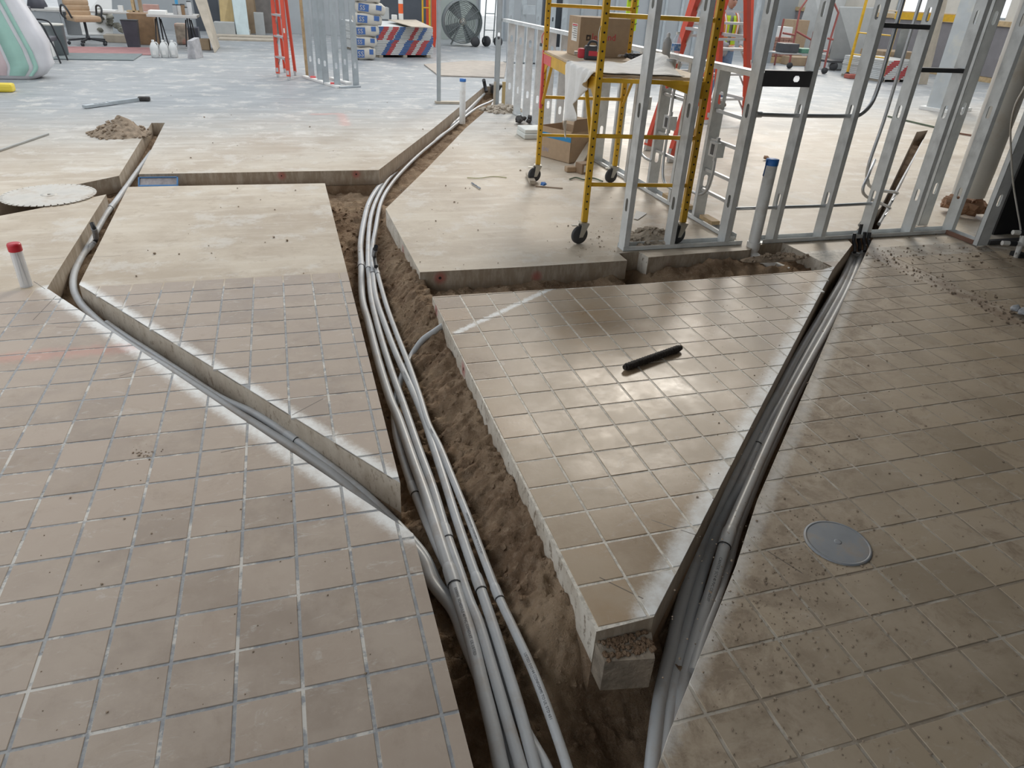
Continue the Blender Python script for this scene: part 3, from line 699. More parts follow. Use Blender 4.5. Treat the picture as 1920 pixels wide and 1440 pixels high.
# ------------------------------------------------------------------ metal framing
mat('galv', (.68, .70, .70), .38, metal=.15, var=.12, scale=9, stain=(.36, .37, .37), stain_amt=.5, sscale=5, rnd=.06)
mat('galv_far', (.46, .50, .52), .45, metal=.35, var=.1, scale=9, rnd=.08)
mat('dark_steel', (.10, .10, .105), .45, metal=.5, var=.15)
mat('emt', (.52, .54, .56), .3, metal=.75, var=.08)
mat('fir', (.50, .36, .20), .7, var=.18, scale=14)
mat('stamp', (.20, .24, .28), .5, metal=.3)
def slot(cx, cy, w, h, n=7):
    r = w/2; L = h/2-r; P = []
    for k in range(n): a = math.pi*k/(n-1); P.append((cx+r*math.cos(a), cy+L+r*math.sin(a)))
    for k in range(n): a = math.pi+math.pi*k/(n-1); P.append((cx+r*math.cos(a), cy-L+r*math.sin(a)))
    return P
STUDM = {}
def stud_mesh(h, holes, face='u', fl=.036, dp=.092, slotw=.034, sloth=.088):
    """C stud: web with punched slots, two flanges, two lips. face 'u': web in the v-z plane at u=0; 'v': web in the u-z plane at v=0"""
    key = (h, tuple(holes), face, fl, dp, slotw)
    if key in STUDM: return STUDM[key]
    b = MB(); t = .0018
    hs = [slot(dp/2, z, slotw, sloth)[::-1] for z in holes]
    if face == 'u':
        b.plate([(0, 0), (dp, 0), (dp, h), (0, h)], hs, (0, 0, 0), (0, 1, 0), (0, 0, 1), t)
        b.box(0, fl, 0, t, 0, h); b.box(0, fl, dp-t, dp, 0, h); b.box(fl-t, fl, 0, .007, 0, h); b.box(fl-t, fl, dp-.007, dp, 0, h)
    else:
        b.plate([(0, 0), (dp, 0), (dp, h), (0, h)], hs, (0, t, 0), (1, 0, 0), (0, 0, 1), t)
        b.box(0, t, 0, fl, 0, h); b.box(dp-t, dp, 0, fl, 0, h); b.box(0, .007, fl-t, fl, 0, h); b.box(dp-.007, dp, fl-t, fl, 0, h)
    STUDM[key] = b.mesh('stud'); return STUDM[key]
def put(name, me, m, loc, parent, rz=0):
    if not me.materials: me.materials.append(MATS[m])
    o = bpy.data.objects.new(name, me); COL.objects.link(o); o.parent = parent
    o.location = Vector(loc)-parent.location; o.rotation_euler = (0, 0, rz); return o
# --- front wall, one bay width per stud
V1 = 4.135
w1 = thing('stud_wall', 'tall front wall frame of galvanised metal studs on a floor track', 'wall frame', (3.5, V1, 0))
FU = [2.11, 2.455, 2.885, 3.285, 3.70, 4.11, 4.515, 4.925]
for u in FU: put('stud', stud_mesh(2.9, [.30, .89, 1.49, 2.10]), 'galv', (u, V1, .002), w1)
put('stud', stud_mesh(2.9, [.30, .89, 1.49, 2.10], 'v'), 'galv', (4.80, V1+.20, .002), w1)
def track(b, a, c, dp=.095, up=.03, t=.0018, axis='u'):
    if axis == 'u': b.box(a[0], c[0], a[1], a[1]+dp, .0, t); b.box(a[0], c[0], a[1], a[1]+t, 0, up); b.box(a[0], c[0], a[1]+dp-t, a[1]+dp, 0, up)
    else: b.box(a[0], a[0]+dp, a[1], c[1], 0, t); b.box(a[0], a[0]+t, a[1], c[1], 0, up); b.box(a[0]+dp-t, a[0]+dp, a[1], c[1], 0, up)
    return b
track(MB(), (2.105, V1-.003), (3.03, V1)).build('bottom_track', 'galv', w1)
track(MB(), (3.20, V1-.003), (4.97, V1)).build('bottom_track', 'galv', w1)
bp = MB(); z0, z1 = 1.045, 1.14
bp.plate([(2.925, z0), (3.285, z0), (3.285, z1), (2.925, z1)], [[(x, z) for x, z in [(3.16, 1.075), (3.15, 1.085), (3.15, 1.10), (3.16, 1.112), (3.185, 1.112), (3.195, 1.10), (3.195, 1.085), (3.185, 1.075)]]], (0, V1+.004, 0), (1, 0, 0), (0, 0, 1), .002)
bp.box(2.925, 3.285, V1+.004, V1+.04, z1-.002, z1); bp.box(2.925, 3.285, V1+.004, V1+.04, z0, z0+.002)
bp.build('backing_plate', 'dark_steel', w1, label='dark horizontal backing plate with an oval slot')
for u0, u1, z in ((3.70, 4.11, 1.42), (4.11, 4.515, 1.165)):
    b = MB(); b.box(u0+.002, u1, V1+.002, V1+.04, z-.014, z-.012); b.box(u0+.002, u1, V1+.002, V1+.004, z-.014, z+.014); b.box(u0+.002, u1, V1+.002, V1+.04, z+.012, z+.014)
    b.build('cross_channel', 'dark_steel', w1)
MB().box(2.945, 2.965, V1+.06, V1+.085, .03, 1.04).build('wood_strip', 'fir', w1)
def emt(name, label, pts, r=.0125, group=None, cat='conduit', m='emt', fittings=()):
    t = thing(name, label, cat, Vector(pts[0]), 0, group); P = spline(pts, 8)
    MB().tube(P, r, 10).build('tube', m, t)
    for i in fittings:
        p = Vector(pts[i]); d = (Vector(pts[min(i+1, len(pts)-1)])-Vector(pts[max(i-1, 0)])).normalized()
        MB().tube([p-d*.025, p-d*.02, p+d*.02, p+d*.025], [r*1.1, r*1.4, r*1.4, r*1.1], 10).build('coupling', m, t)
    return t
emt('metal_conduit', 'upper metal conduit threaded through the front studs and bending upward', [(2.98, V1+.05, .87), (3.3, V1+.05, .863), (3.70, V1+.05, .862), (3.78, V1+.05, .868), (3.86, V1+.06, .93), (3.885, V1+.06, 1.05), (3.885, V1+.06, 1.3), (3.885, V1+.06, 2.2)], .014, 'conduits in the front stud wall', fittings=(0,))
emt('metal_conduit', 'lower metal conduit threaded through the front studs near the floor', [(2.95, V1+.05, .247), (3.3, V1+.05, .245), (3.7, V1+.05, .243), (4.10, V1+.05, .247), (4.16, V1+.07, .235), (4.22, V1+.14, .17), (4.28, V1+.25, .05), (4.34, V1+.36, -.06)], .012, 'conduits in the front stud wall', fittings=(1,))
emt('metal_conduit', 'grey conduit rising from the trench behind the front studs', [tuple(at(1673, 378, -.05)), tuple(at(1682, 362, .0)), (4.72, 4.92, .22), (4.74, 4.95, .8), (4.75, 4.95, 2.0)], .014, 'conduits in the front stud wall', fittings=(2,))
emt('metal_conduit', 'second conduit rising beside it behind the front studs', [tuple(at(1660, 405, -.05)), tuple(at(1668, 390, .0)), (4.42, 4.60, .20), (4.47, 4.66, .34), (4.62, 4.80, .42)], .012, 'conduits in the front stud wall')['label'] = 'short bent conduit leaving the trench behind the front stud wall'
# --- low wall running back from the front wall
U2 = 2.985
w2 = thing('stud_wall', 'waist-high stud wall running back behind the yellow scaffold', 'wall frame', (U2, 7.3, 0))
k_ = 0; v = 4.34
while v < 10.3:
    put('stud', stud_mesh(1.10, [.30, .89], 'v'), 'galv', (U2, v, .002), w2); v += .405; k_ += 1
track(MB(), (U2-.002, 4.28), (U2, 10.34), axis='v').build('bottom_track', 'galv', w2)
b = MB(); b.box(U2-.003, U2+.097, 4.26, 10.36, 1.11, 1.113); b.box(U2-.003, U2-.001, 4.26, 10.36, 1.078, 1.113); b.box(U2+.095, U2+.097, 4.26, 10.36, 1.078, 1.113); b.build('top_track', 'galv', w2)
b = MB(); b.box(U2+.01, U2+.08, 4.9, 5.3, .032, .065); b.build('wood_block', 'fir', w2)
b = MB(); b.box(U2+.01, U2+.08, 4.5, 4.68, .032, .06); b.build('wood_block', 'fir', w2)
def ebox(label, v, z, u=U2+.03, s=.052):
    t = thing('electrical_box', label, 'electrical box', (u, v, z), 0, 'electrical boxes on the low stud wall')
    b = MB(); b.bbox(u-s, u+s*.3, v-s, v+s, z-s, z+s, .004); b.build('box_body', 'galv', t)
    MB().box(u-s*.9, u-s*1.04, v-s*.72, v+s*.72, z-s*.9, z+s*.9).build('plaster_ring', 'emt', t)
    MB().box(u-s*1.05, u-s*1.07, v-s*.4, v+s*.4, z-s*.7, z+s*.7).build('opening', 'dark_steel', t)
    for q in (-1, 1): MB().tube([(u-.02, v, z+q*s), (u-.02, v, z+q*(s+.03))], .015, 10).build('connector', 'emt', t)
ebox('electrical box nearest the front wall on the low stud wall', 4.62, .56); ebox('middle electrical box on the low stud wall', 5.36, .62); ebox('farthest electrical box on the low stud wall', 5.84, .70)
G2 = 'bent conduits on the low stud wall'
emt('metal_conduit', 'conduit dropping from the nearest box with a bend at the floor', [(3.0, 4.62, .50), (3.0, 4.62, .36), (3.0, 4.65, .26), (3.0, 4.74, .20), (3.0, 4.9, .19)], .0115, G2)
emt('metal_conduit', 'conduit dropping from the middle box with a long bend', [(2.99, 5.36, .56), (2.99, 5.36, .34), (2.99, 5.33, .20), (2.99, 5.24, .14), (2.99, 5.1, .14)], .0115, G2)
emt('metal_conduit', 'straight conduit rising from the middle box', [(2.99, 5.36, .68), (2.99, 5.36, .85), (3.0, 5.36, 1.07)], .0115, G2)
emt('metal_conduit', 'conduit dropping from the farthest box and curling back', [(2.99, 5.84, .64), (2.99, 5.84, .42), (2.99, 5.80, .31), (2.99, 5.70, .27), (2.99, 5.56, .27)], .0115, G2)
emt('metal_conduit', 'conduit rising from the farthest box and curving over', [(2.99, 5.84, .76), (2.99, 5.84, .92), (3.0, 5.88, 1.02), (3.0, 6.0, 1.05)], .0115, G2)
for i, (va, vb, z, lab) in enumerate([(4.36, 4.74, .80, 'highest'), (4.36, 4.74, .60, 'second highest'), (4.36, 4.74, .38, 'third'), (4.36, 4.74, .23, 'lowest'), (5.16, 5.55, .80, 'highest rear'), (5.16, 5.55, .50, 'middle rear'), (5.16, 5.55, .35, 'lowest rear')]):
    b = MB(); b.box(3.0, 3.025, va, vb, z, z+.022); o = b.build('box_bracket', 'emt', w2)
b = MB(); b.plate([(0, 0), (.042, 0), (.042, 1.07), (0, 1.07)], [slot(.021, .06+.055*j, .011, .028, 4)[::-1] for j in range(18)], (2.905, 5.84, .02), (1, 0, 0), (0, 0, 1), .002)
b.box(2.905, 2.907, 5.84, 5.88, .02, 1.09); b.box(2.945, 2.947, 5.84, 5.88, .02, 1.09)
o = b.build('strut_channel', 'galv'); tag(o, 'slotted vertical strut channel standing by the rear scaffold caster', 'channel')
# --- corner stud on the right and what stands behind it
w3 = thing('stud_wall', 'single wide corner stud on a short track beside the dark recess', 'wall frame', (4.88, 3.84, 0))
put('stud', stud_mesh(2.9, [.34, .94, 1.55, 2.15], 'v', .04, .10), 'galv', (4.865, 3.83, .002), w3)
track(MB(), (4.87, 3.84), (4.87, 4.13), .092, .03, axis='v').build('bottom_track', 'galv', w3)
b = MB(); b.box(4.868, 4.875, 3.86, 4.13, .0, .032); b.build('rust_edge', mat('rusty', (.22, .12, .085), .8), w3)
mat('recess_shade', (.018, .018, .019), .7, var=.3); mat('painted_white', (.70, .68, .63), .5, var=.06, stain=(.45, .34, .22), stain_amt=.5, sscale=3)
b = MB(); b.box(5.27, 9.0, 4.05, 4.10, 0, 3.2); o = b.build('recess_shade_sheet', 'recess_shade'); tag(o, 'flat black sheet standing in for the shade inside the recess at the right edge', None, None, 'structure')  # black colour stands in for the shade of the open void here
b = MB(); b.box(5.0, 9.0, 3.84, 3.88, 0, .03); o = b.build('trim_1', 'dark_steel'); tag(o, 'dark floor strip in front of the recess', None, None, 'structure')
pc = Vector((5.52, 4.60, 0)); col = thing('round_column', 'round white plastered column with a broken brown base', 'column', pc)
MB().lathe([(.125, .16), (.13, .4), (.13, 1.2), (.132, 1.22), (.13, 1.24), (.13, 3.2)], pc, 28).build('shaft', 'painted_white', col)
b = MB(); rg = random.Random(2)
for q in range(26): a = q*.2417*2; rock(b, pc+Vector((.13*math.cos(a), .13*math.sin(a), .05+.05*rg.random())), .06, rg)
b.build('broken_base', mat('earth_brick', (.30, .17, .10), .9, var=.35, scale=16, bump=.5, bscale=40), col)
# white stubs and cord at the right edge
sp = at(1912, 452, .12); st_ = thing('pipe_stub', 'pair of short white pipe stubs on a black fitting at the right edge', 'pipe', (sp.x, sp.y, 0))
sx = Vector((CR.x, CR.y, 0)).normalized()
for dz, x0 in ((.06, -.075), (-.02, -.12)):
    a = sp+Vector((0, 0, dz)); MB().tube([a+sx*x0, a+sx*.12], .017, 12).build('stub', 'pvc_white', st_)
    MB().tube([a+sx*(x0+.05), a+sx*(x0+.10)], .020, 12).build('collar', 'black_rubber', st_)
MB().tube([sp+sx*.02+Vector((0, 0, .06)), sp+sx*.02+Vector((0, 0, -.12))], .016, 12).build('riser', 'pvc_white', st_)
MB().box(sp.x-.03+.05, sp.x+.09, sp.y-.03, sp.y+.05, 0, .03).build('foot', 'black_rubber', st_)
cp_ = [at(1903, 478, .03), at(1908, 462, .05), at(1914, 445, .10), at(1913, 425, .17), at(1907, 390, .32), at(1900, 345, .50), at(1896, 290, .72), at(1895, 240, .92), at(1903, 200, 1.09), at(1918, 170, 1.2), at(1945, 120, 1.4)]
o = MB().tube(spline(cp_, 6), .006, 8).build('cord', 'pvc_white'); tag(o, 'white cord hanging in front of the corner stud', 'cord')

# ------------------------------------------------------------------ yellow rolling scaffold
mat('scaf_yellow', (.72, .42, .028), .42, var=.1, scale=10, stain=(.30, .17, .04), stain_amt=.35, sscale=6)
mat('pink_paint', (.75, .13, .13), .5, var=.1); mat('tyre', (.05, .05, .053), .6, var=.15); mat('zinc', (.55, .53, .47), .4, metal=.6, var=.1)
mat('plywood', (.55, .42, .28), .7, var=.15, scale=9, stain=(.70, .66, .58), stain_amt=.5, sscale=5)
SW, SL, SZ = .71, 1.70, 1.06
sc = thing('rolling_scaffold', 'yellow rolling scaffold with a plywood deck and four casters', 'scaffold', (1.89, 4.345, 0), -.136)
SM = Matrix.Translation(sc.location) @ Matrix.Rotation(-.136, 4, 'Z'); SI = SM.inverted()
def S(x, y, z): return SM @ Vector((x, y, z))
def lp(b, name, m, label=None): return b.build(name, m, sc, world=False, label=label)
for x in (0, SW):
    for y in (0, SL):
        po = lp(MB().box(x-.019, x+.019, y-.019, y+.019, .15, 1.85), 'post', 'scaf_yellow')
        hb = MB(); z = .24
        while z < 1.8:
            for sy in (-1, 1): hb.lathe([(.0065, 0), (.0065, .0008)], (x, y+sy*.0192, z), 8, (0, sy, 0))
            z += .0508
        tag(hb.build('pin_holes', 'black_rubber', po, world=False), kind='stuff')
        ca = lp(MB().box(x-.03, x+.03, y-.035, y+.035, .138, .147).lathe([(.012, .147), (.012, .16)], (x, y, 0), 10), 'caster', 'zinc')
        off = (-.030, -.022); wx, wy = x+off[0], y+off[1]; ax = Vector((.35, -1, 0)).normalized(); fx = Vector((1, .35, 0)).normalized()
        MB().lathe([(.0, -.016), (.030, -.016), (.032, -.014), (.056, -.014), (.062, -.008), (.062, .008), (.056, .014), (.032, .014), (.030, .016), (0, .016)], (wx, wy, .063), 28, ax).build('wheel', 'tyre', ca, world=False)
        b = MB()
        for q in (-1, 1):
            o_ = Vector((wx, wy, 0))+ax*(q*.021)
            b.hexa([o_+fx*-.014+Vector((0, 0, .05)), o_+fx*.014+Vector((0, 0, .05)), o_+fx*.014+ax*.003+Vector((0, 0, .05)), o_+fx*-.014+ax*.003+Vector((0, 0, .05)),
                    o_+fx*.0+Vector((0, 0, .138)), o_+fx*.06+Vector((0, 0, .138)), o_+fx*.06+ax*.003+Vector((0, 0, .138)), o_+fx*.0+ax*.003+Vector((0, 0, .138))])
        b.build('fork', 'zinc', ca, world=False)
        MB().lathe([(.010, -.026), (.010, .026)], (wx, wy, .063), 12, ax).build('axle', 'zinc', ca, world=False)
        MB().box(wx-.06, wx-.02, wy-.012, wy+.012, .126, .132).build('brake_tab', 'zinc', ca, world=False)
for y in (0, SL):
    for z in (.40, .71, 1.40): lp(MB().tube([(.02, y, z), (SW-.02, y, z)], .0135, 10), 'rung', 'scaf_yellow')
    lp(MB().box(.02, SW-.02, y-.015, y+.015, SZ-.03, SZ-.005), 'end_beam', 'scaf_yellow')
for x in (0, SW):
    bm_ = lp(MB().box(x-.014, x+.014, .02, SL-.02, SZ-.085, SZ-.004).box(x-.02, x+.02, .02, SL-.02, SZ-.012, SZ-.004), 'side_beam', 'scaf_yellow')
    for y0, y1 in ((.02, .30), (SL-.02, SL-.30)):
        lp(MB().bar((x, y0, SZ-.40), (x, y1, SZ-.07), .022, .012), 'brace', 'scaf_yellow')
        lp(MB().add([(x-.004, y0, SZ-.08), (x-.004, y0+(y1-y0)*.5, SZ-.08), (x-.004, y0, SZ-.16), (x+.004, y0, SZ-.08), (x+.004, y0+(y1-y0)*.5, SZ-.08), (x+.004, y0, SZ-.16)], [(0, 1, 2), (5, 4, 3), (0, 3, 4, 1), (1, 4, 5, 2), (2, 5, 3, 0)]), 'gusset', 'scaf_yellow')
for x, q in ((SW, -1),):
    lp(MB().add([(SW, -.008, SZ-.03), (SW-.30, -.008, SZ-.03), (SW, -.008, SZ-.115), (SW, .008, SZ-.03), (SW-.30, .008, SZ-.03), (SW, .008, SZ-.115)], [(2, 1, 0), (3, 4, 5), (0, 1, 4, 3), (1, 2, 5, 4), (2, 0, 3, 5)]), 'gusset', 'scaf_yellow')
lp(MB().box(-.012, SW+.012, .02, SL-.02, SZ-.004, SZ+.012), 'plywood_deck', 'plywood')
lp(MB().box(-.0205, -.0195, SL-.02, SL+.02, .62, 1.07).box(-.02, .0, SL-.0205, SL-.0195, .62, 1.07), 'painted_band', 'pink_paint')
lp(MB().box(-.0155, -.0145, SL-.32, SL-.03, SZ-.085, SZ-.014), 'painted_band', 'pink_paint')
lp(MB().tube(spline([(-.02, 0, 1.34), (-.03, -.01, 1.30), (-.028, -.02, 1.23), (-.03, -.022, 1.2)], 5), .004, 6), 'locking_pin', 'zinc')
lp(MB().tube(spline([(-.02, SL, 1.20), (-.035, SL, 1.17), (-.03, SL, 1.12)], 5), .004, 6), 'locking_pin', 'pink_paint')

# things on the scaffold deck
mat('card', (.42, .30, .195), .8, var=.06, scale=20); mat('card_dark', (.30, .205, .13), .8, var=.08); mat('white_paper', (.78, .77, .74), .7, var=.03)
mat('brand_red', (.62, .05, .07), .6, var=.03); mat('charcoal', (.06, .062, .068), .55, var=.2)
ZD = SZ+.013
def cart(root, label_w, b0, dx, dy, h, m='card'):
    pass
a = SI @ at(1083, 106, ZD)
bx = thing('carton', 'large brown carton with a red brand name, standing on the scaffold deck', 'box', S(a.x, a.y, ZD), -.136+.06)
bw, bd, bh = .40, .30, .27
MB().bbox(0, bw, 0, bd, 0, bh, .004).build('carton_body', 'card', bx, world=False)
MB().box(0, bw, bd/2-.025, bd/2+.025, bh, bh+.001).build('packing_tape', 'plywood', bx, world=False)
MB().box(-.0012, -.0002, .06, .20, .10, .22).build('shipping_label', 'white_paper', bx, world=False)
for i, z in enumerate((.20, .185, .17, .155, .14, .125)): MB().box(-.0018, -.0013, .07, .19-.02*(i % 3), z-.003, z+.001).build('label_line', 'ink', bx, world=False)
MB().box(-.0018, -.0013, .07, .19, .205, .215).build('label_line', 'brand_red', bx, world=False)
letter('legrand', .066, (.098, 0, .118), (1, 0, 0), (0, 0, 1), .001).build('brand_name', 'brand_red', bx, world=False)
MB().plate([(.055, .112), (.092, .112), (.092, .152), (.055, .152)], [[(.066, .124), (.066, .140), (.081, .140), (.081, .124)]], (0, 0, 0), (1, 0, 0), (0, 0, 1), -.0012).build('brand_mark', 'charcoal', bx, world=False)
# drop cloth: lies on the deck, hangs over the left side in a point and rises in a fold
mat('canvas', (.84, .83, .81), .85, var=.05, scale=12, bump=.35, bscale=40)
b = MB(); NU, NV = 44, 30
edge_y0, edge_y1 = .03, .74
vs = []
for j in range(NV+1):
    y = edge_y0+(edge_y1-edge_y0)*j/NV
    hang = .05+.46*(j/NV)**1.15+.035*math.sin(j*.75)*(j/NV)
    for i in range(NU+1):
        s = i/NU
        L = hang+.60; d = s*L   # distance from the hanging hem
        if d < hang:
            x = -.040-.008*math.sin(j*.9)-.03*(1-d/hang)*math.sin(j*.55+1); z = ZD-(hang-d)
            yy = y+.05*(1-d/hang)*math.sin((j/NV-.5)*-5)
        else:
            q = d-hang; x = -.036+q; yy = y+.012*math.sin(q*30+j*.4)
            z = ZD+.009+.006*math.sin(q*38+j*.5)*math.sin(j*.7)
            z += .085*math.exp(-((q-.60)/.10)**2)*sm(np.array(y), .05, .45)
        vs.append(S(x, yy, float(z)))
b.add(vs, [(j*(NU+1)+i, j*(NU+1)+i+1, (j+1)*(NU+1)+i+1, (j+1)*(NU+1)+i) for j in range(NV) for i in range(NU)], True)
dc = b.build('drop_cloth', 'canvas'); tag(dc, 'white drop cloth draped over the scaffold deck and hanging off its side', 'cloth')
md = dc.modifiers.new('thick', 'SOLIDIFY'); md.thickness = .003
# power tool, gloves, bottle, cans
p = at(1112, 113, ZD+.012); tl = thing('cordless_tool', 'dark grey and red cordless tool lying by the large carton', 'power tool', p, -.3)
MB().bbox(-.07, .075, -.035, .035, .0, .095, .014).build('tool_body', 'charcoal', tl, world=False)
MB().bbox(-.115, -.065, -.03, .03, .01, .075, .015).build('gearbox', 'brand_red', tl, world=False)
MB().box(-.04, .06, -.0365, -.0352, .03, .062).build('name_plate', 'brand_red', tl, world=False)
MB().tube(spline([(-.05, 0, .09), (-.03, 0, .12), (.01, 0, .118), (.03, 0, .09)], 5), .008, 8).build('handle', 'charcoal', tl, world=False)
MB().tube([(-.115, 0, .04), (-.14, 0, .04)], .014, 12).build('chuck', 'zinc', tl, world=False)
p = at(1178, 112, ZD+.01); gl = thing('work_gloves', 'crumpled dark work gloves lying on the white drop cloth', 'gloves', p, 0)
rg = random.Random(4); b = MB()
for q in range(5):
    b.tube(spline([(-.03+.02*q, -.01, .02), (-.02+.03*q, .0, .035), (.0+.035*q, -.01, .022), (.02+.035*q, -.03, .012)], 4), [.012]*13, 8)
b.build('fingers', 'charcoal', gl, world=False)
b = MB()
for q in range(6): rock(b, (-.06+.03*q, .02, .022), .028, rg, .6)
b.build('glove_body', mat('taupe', (.30, .25, .21), .9, var=.2, scale=30), gl, world=False)
mat('clear_pet', (.85, .90, .95), .08, var=.02, alpha=.35); mat('label_blue', (.10, .25, .55), .5, var=.1, stain=(.8, .82, .85), stain_amt=1, sscale=30)
p = at(1263, 119, ZD); wb = thing('water_bottle', 'clear plastic water bottle with a blue label on the scaffold deck', 'bottle', p)
MB().lathe([(.028, 0), (.032, .004), (.031, .05), (.033, .06), (.031, .07), (.033, .085), (.033, .14), (.026, .17), (.013, .19), (.0125, .20)], p, 20).build('bottle_body', 'clear_pet', wb)
MB().lathe([(.0335, .088), (.0335, .135)], p, 20).build('label_wrap', 'label_blue', wb)
MB().lathe([(.0145, .195), (.0145, .213), (0, .214)], p, 16).build('cap', 'white_paper', wb)
mat('grey_can', (.40, .405, .41), .45, var=.06)
p = at(1256, 135, ZD); o = MB().lathe([(.030, 0), (.032, .003), (.034, .075), (.032, .08), (.030, .079), (.028, .01), (.001, .01)], p, 22).build('paint_cup', 'grey_can'); tag(o, 'small grey cup in front of the water bottle on the scaffold', 'cup')
p = at(1247, 112, ZD); ca = thing('spray_can', 'grey aerosol spray can behind the cup on the scaffold', 'spray can', p)
MB().lathe([(.030, 0), (.033, .004), (.033, .125), (.028, .145), (.016, .155), (.016, .16)], p, 20).build('can_body', 'grey_can', ca)
MB().lathe([(.014, .16), (.015, .178), (.011, .19), (.0, .192)], p, 14).build('nozzle_cap', mat('pale_cap', (.62, .62, .62), .5), ca)

# things on the floor under and beside the scaffold
A_, B_, C_ = at(1008, 291), at(1067, 307), at(1108, 299)
dirx = (B_-A_); L1 = dirx.length; dirx.normalize(); diry = Vector((-dirx.y, dirx.x, 0)); ang = math.atan2(dirx.y, dirx.x)
bx2 = thing('carton', 'open brown carton with a blue tape stripe on the floor under the scaffold', 'box', A_.copy(), ang)
h2, dpt = .30, .33
b = MB(); t = .005
b.box(0, L1, 0, t, 0, h2); b.box(0, L1, dpt-t, dpt, 0, h2); b.box(0, t, 0, dpt, 0, h2); b.box(L1-t, L1, 0, dpt, 0, h2); b.box(0, L1, 0, dpt, 0, t)
b.build('carton_body', 'card', bx2, world=False)
MB().box(.0, L1, -.0012, -.0002, .20, .245).build('blue_stripe', mat('stripe_blue', (.03, .25, .52), .6), bx2, world=False)
letter('E:N', .06, (.06, 0, .06), (1, 0, 0), (0, 0, 1), .0012).build('print', mat('print_blue', (.32, .32, .42), .7), bx2, world=False)
MB().hexa([(L1, 0, h2-.004), (L1+.01, 0, h2), (L1+.01, dpt, h2), (L1, dpt, h2-.004), (L1+.02, 0, h2+.12), (L1+.03, 0, h2+.12), (L1+.03, dpt, h2+.12), (L1+.02, dpt, h2+.12)]).build('flap', 'card_dark', bx2, world=False)
MB().hexa([(0, dpt-.004, h2), (L1, dpt-.004, h2), (L1, dpt, h2), (0, dpt, h2), (0, dpt+.09, h2+.07), (L1, dpt+.09, h2+.07), (L1, dpt+.094, h2+.07), (0, dpt+.094, h2+.07)]).build('flap', 'card', bx2, world=False)
p = at(1094, 324); sb = thing('carton', 'small brown carton with a white label beside the leaning wood offcut', 'box', p, .25)
MB().bbox(-.06, .07, -.05, .06, 0, .095, .003).build('carton_body', 'card_dark', sb, world=False)
MB().box(-.035, .02, -.0512, -.0502, .018, .08).build('paper_label', 'white_paper', sb, world=False)
a, c = at(1078, 318, .015), at(1112, 262, .20)
o = MB().bar(a, c, .07, .02).build('wood_offcut', mat('grey_wood', (.46, .40, .32), .75, var=.15)); tag(o, 'short grey board leaning against the open carton', 'board')
p = at(1068, 322); o = MB().bbox(p.x-.04, p.x+.06, p.y-.03, p.y+.05, 0, .05, .012).build('wood_block', 'card'); tag(o, 'brown wood block on the floor left of the small carton', 'wood block')
p = at(1000, 256); fp = thing('foam_pack', 'translucent white foam pack lying beside the low stud wall', 'foam pack', p)
MB().bbox(p.x-.16, p.x+.16, p.y-.16, p.y+.16, 0, .055, .012).build('foam_sheet', mat('foam', (.66, .67, .63), .6, var=.08), fp); MB().bbox(p.x-.15, p.x+.16, p.y-.14, p.y+.17, .056, .10, .012).build('foam_sheet', 'foam', fp)
p = at(984, 232); b = MB(); rg = random.Random(8)
for q in range(9): rock(b, (p.x+rg.uniform(-.09, .09), p.y+rg.uniform(-.05, .05), rg.uniform(.03, .07)), rg.uniform(.03, .06), rg)
o = b.build('dark_rag', mat('dark_rag', (.05, .045, .042), .9, var=.4, scale=30)); tag(o, 'crumpled dark rag on the floor near the far low wall', 'rag')
a, c = at(991, 326, .02), at(999, 342, .03); o = MB().bar(a, c, .05, .03).build('wood_chip', 'grey_wood'); tag(o, 'wood scrap against the rear-left scaffold caster', 'wood scrap')
p = at(1019, 345, .018); b = MB(); rock(b, p, .032, random.Random(6), .6); o = b.build('tape_wad', 'blue_tape'); tag(o, 'wad of blue tape beside the rear-left scaffold caster', 'tape')
mat('green_strap', (.12, .15, .10), .8, var=.2); mat('straw', (.45, .45, .22), .8)
o = MB().tube(spline([at(1068, 336, .008), at(1080, 333, .012), at(1096, 337, .008), at(1112, 334, .01), at(1130, 340, .008)], 5), .007, 8).build('green_strap', 'green_strap'); tag(o, 'dark green strap lying on the floor beneath the scaffold', 'strap')
o = MB().bar(at(1004, 349, .004), at(1055, 353, .004), .012, .006).build('thin_stick', 'card_dark'); tag(o, 'thin brown stick on the floor in front of the scaffold caster', 'stick')
o = MB().tube(spline([at(876, 333, .004), at(898, 334, .008), at(925, 331, .004), at(950, 333, .004)], 5), .0035, 6).build('straw_strip', 'straw'); tag(o, 'thin yellow-green strip on the concrete before the scaffold', 'strip')
b = MB(); rg = random.Random(9)
for q in range(7): pp = at(885+q*2.4, 345+q*1.6); rock(b, (pp.x, pp.y, .008), .014, rg, .5)
o = b.build('cloth_scrap', mat('blue_grey', (.28, .31, .36), .8, var=.3)); tag(o, 'small blue-grey scrap below the yellow-green strip', 'scrap')
pa = [at(1193, 395, .003), at(1213, 400, .003), at(1196, 412, .003), at(1188, 410, .003)]
o = MB().add([*pa, *[q+Vector((0, 0, .002)) for q in pa]], [(3, 2, 1, 0), (4, 5, 6, 7), (0, 1, 5, 4), (1, 2, 6, 5), (2, 3, 7, 6), (3, 0, 4, 7)]).build('paper_sheet', 'white_paper'); tag(o, 'white paper scrap on the floor behind the first stud', 'paper')
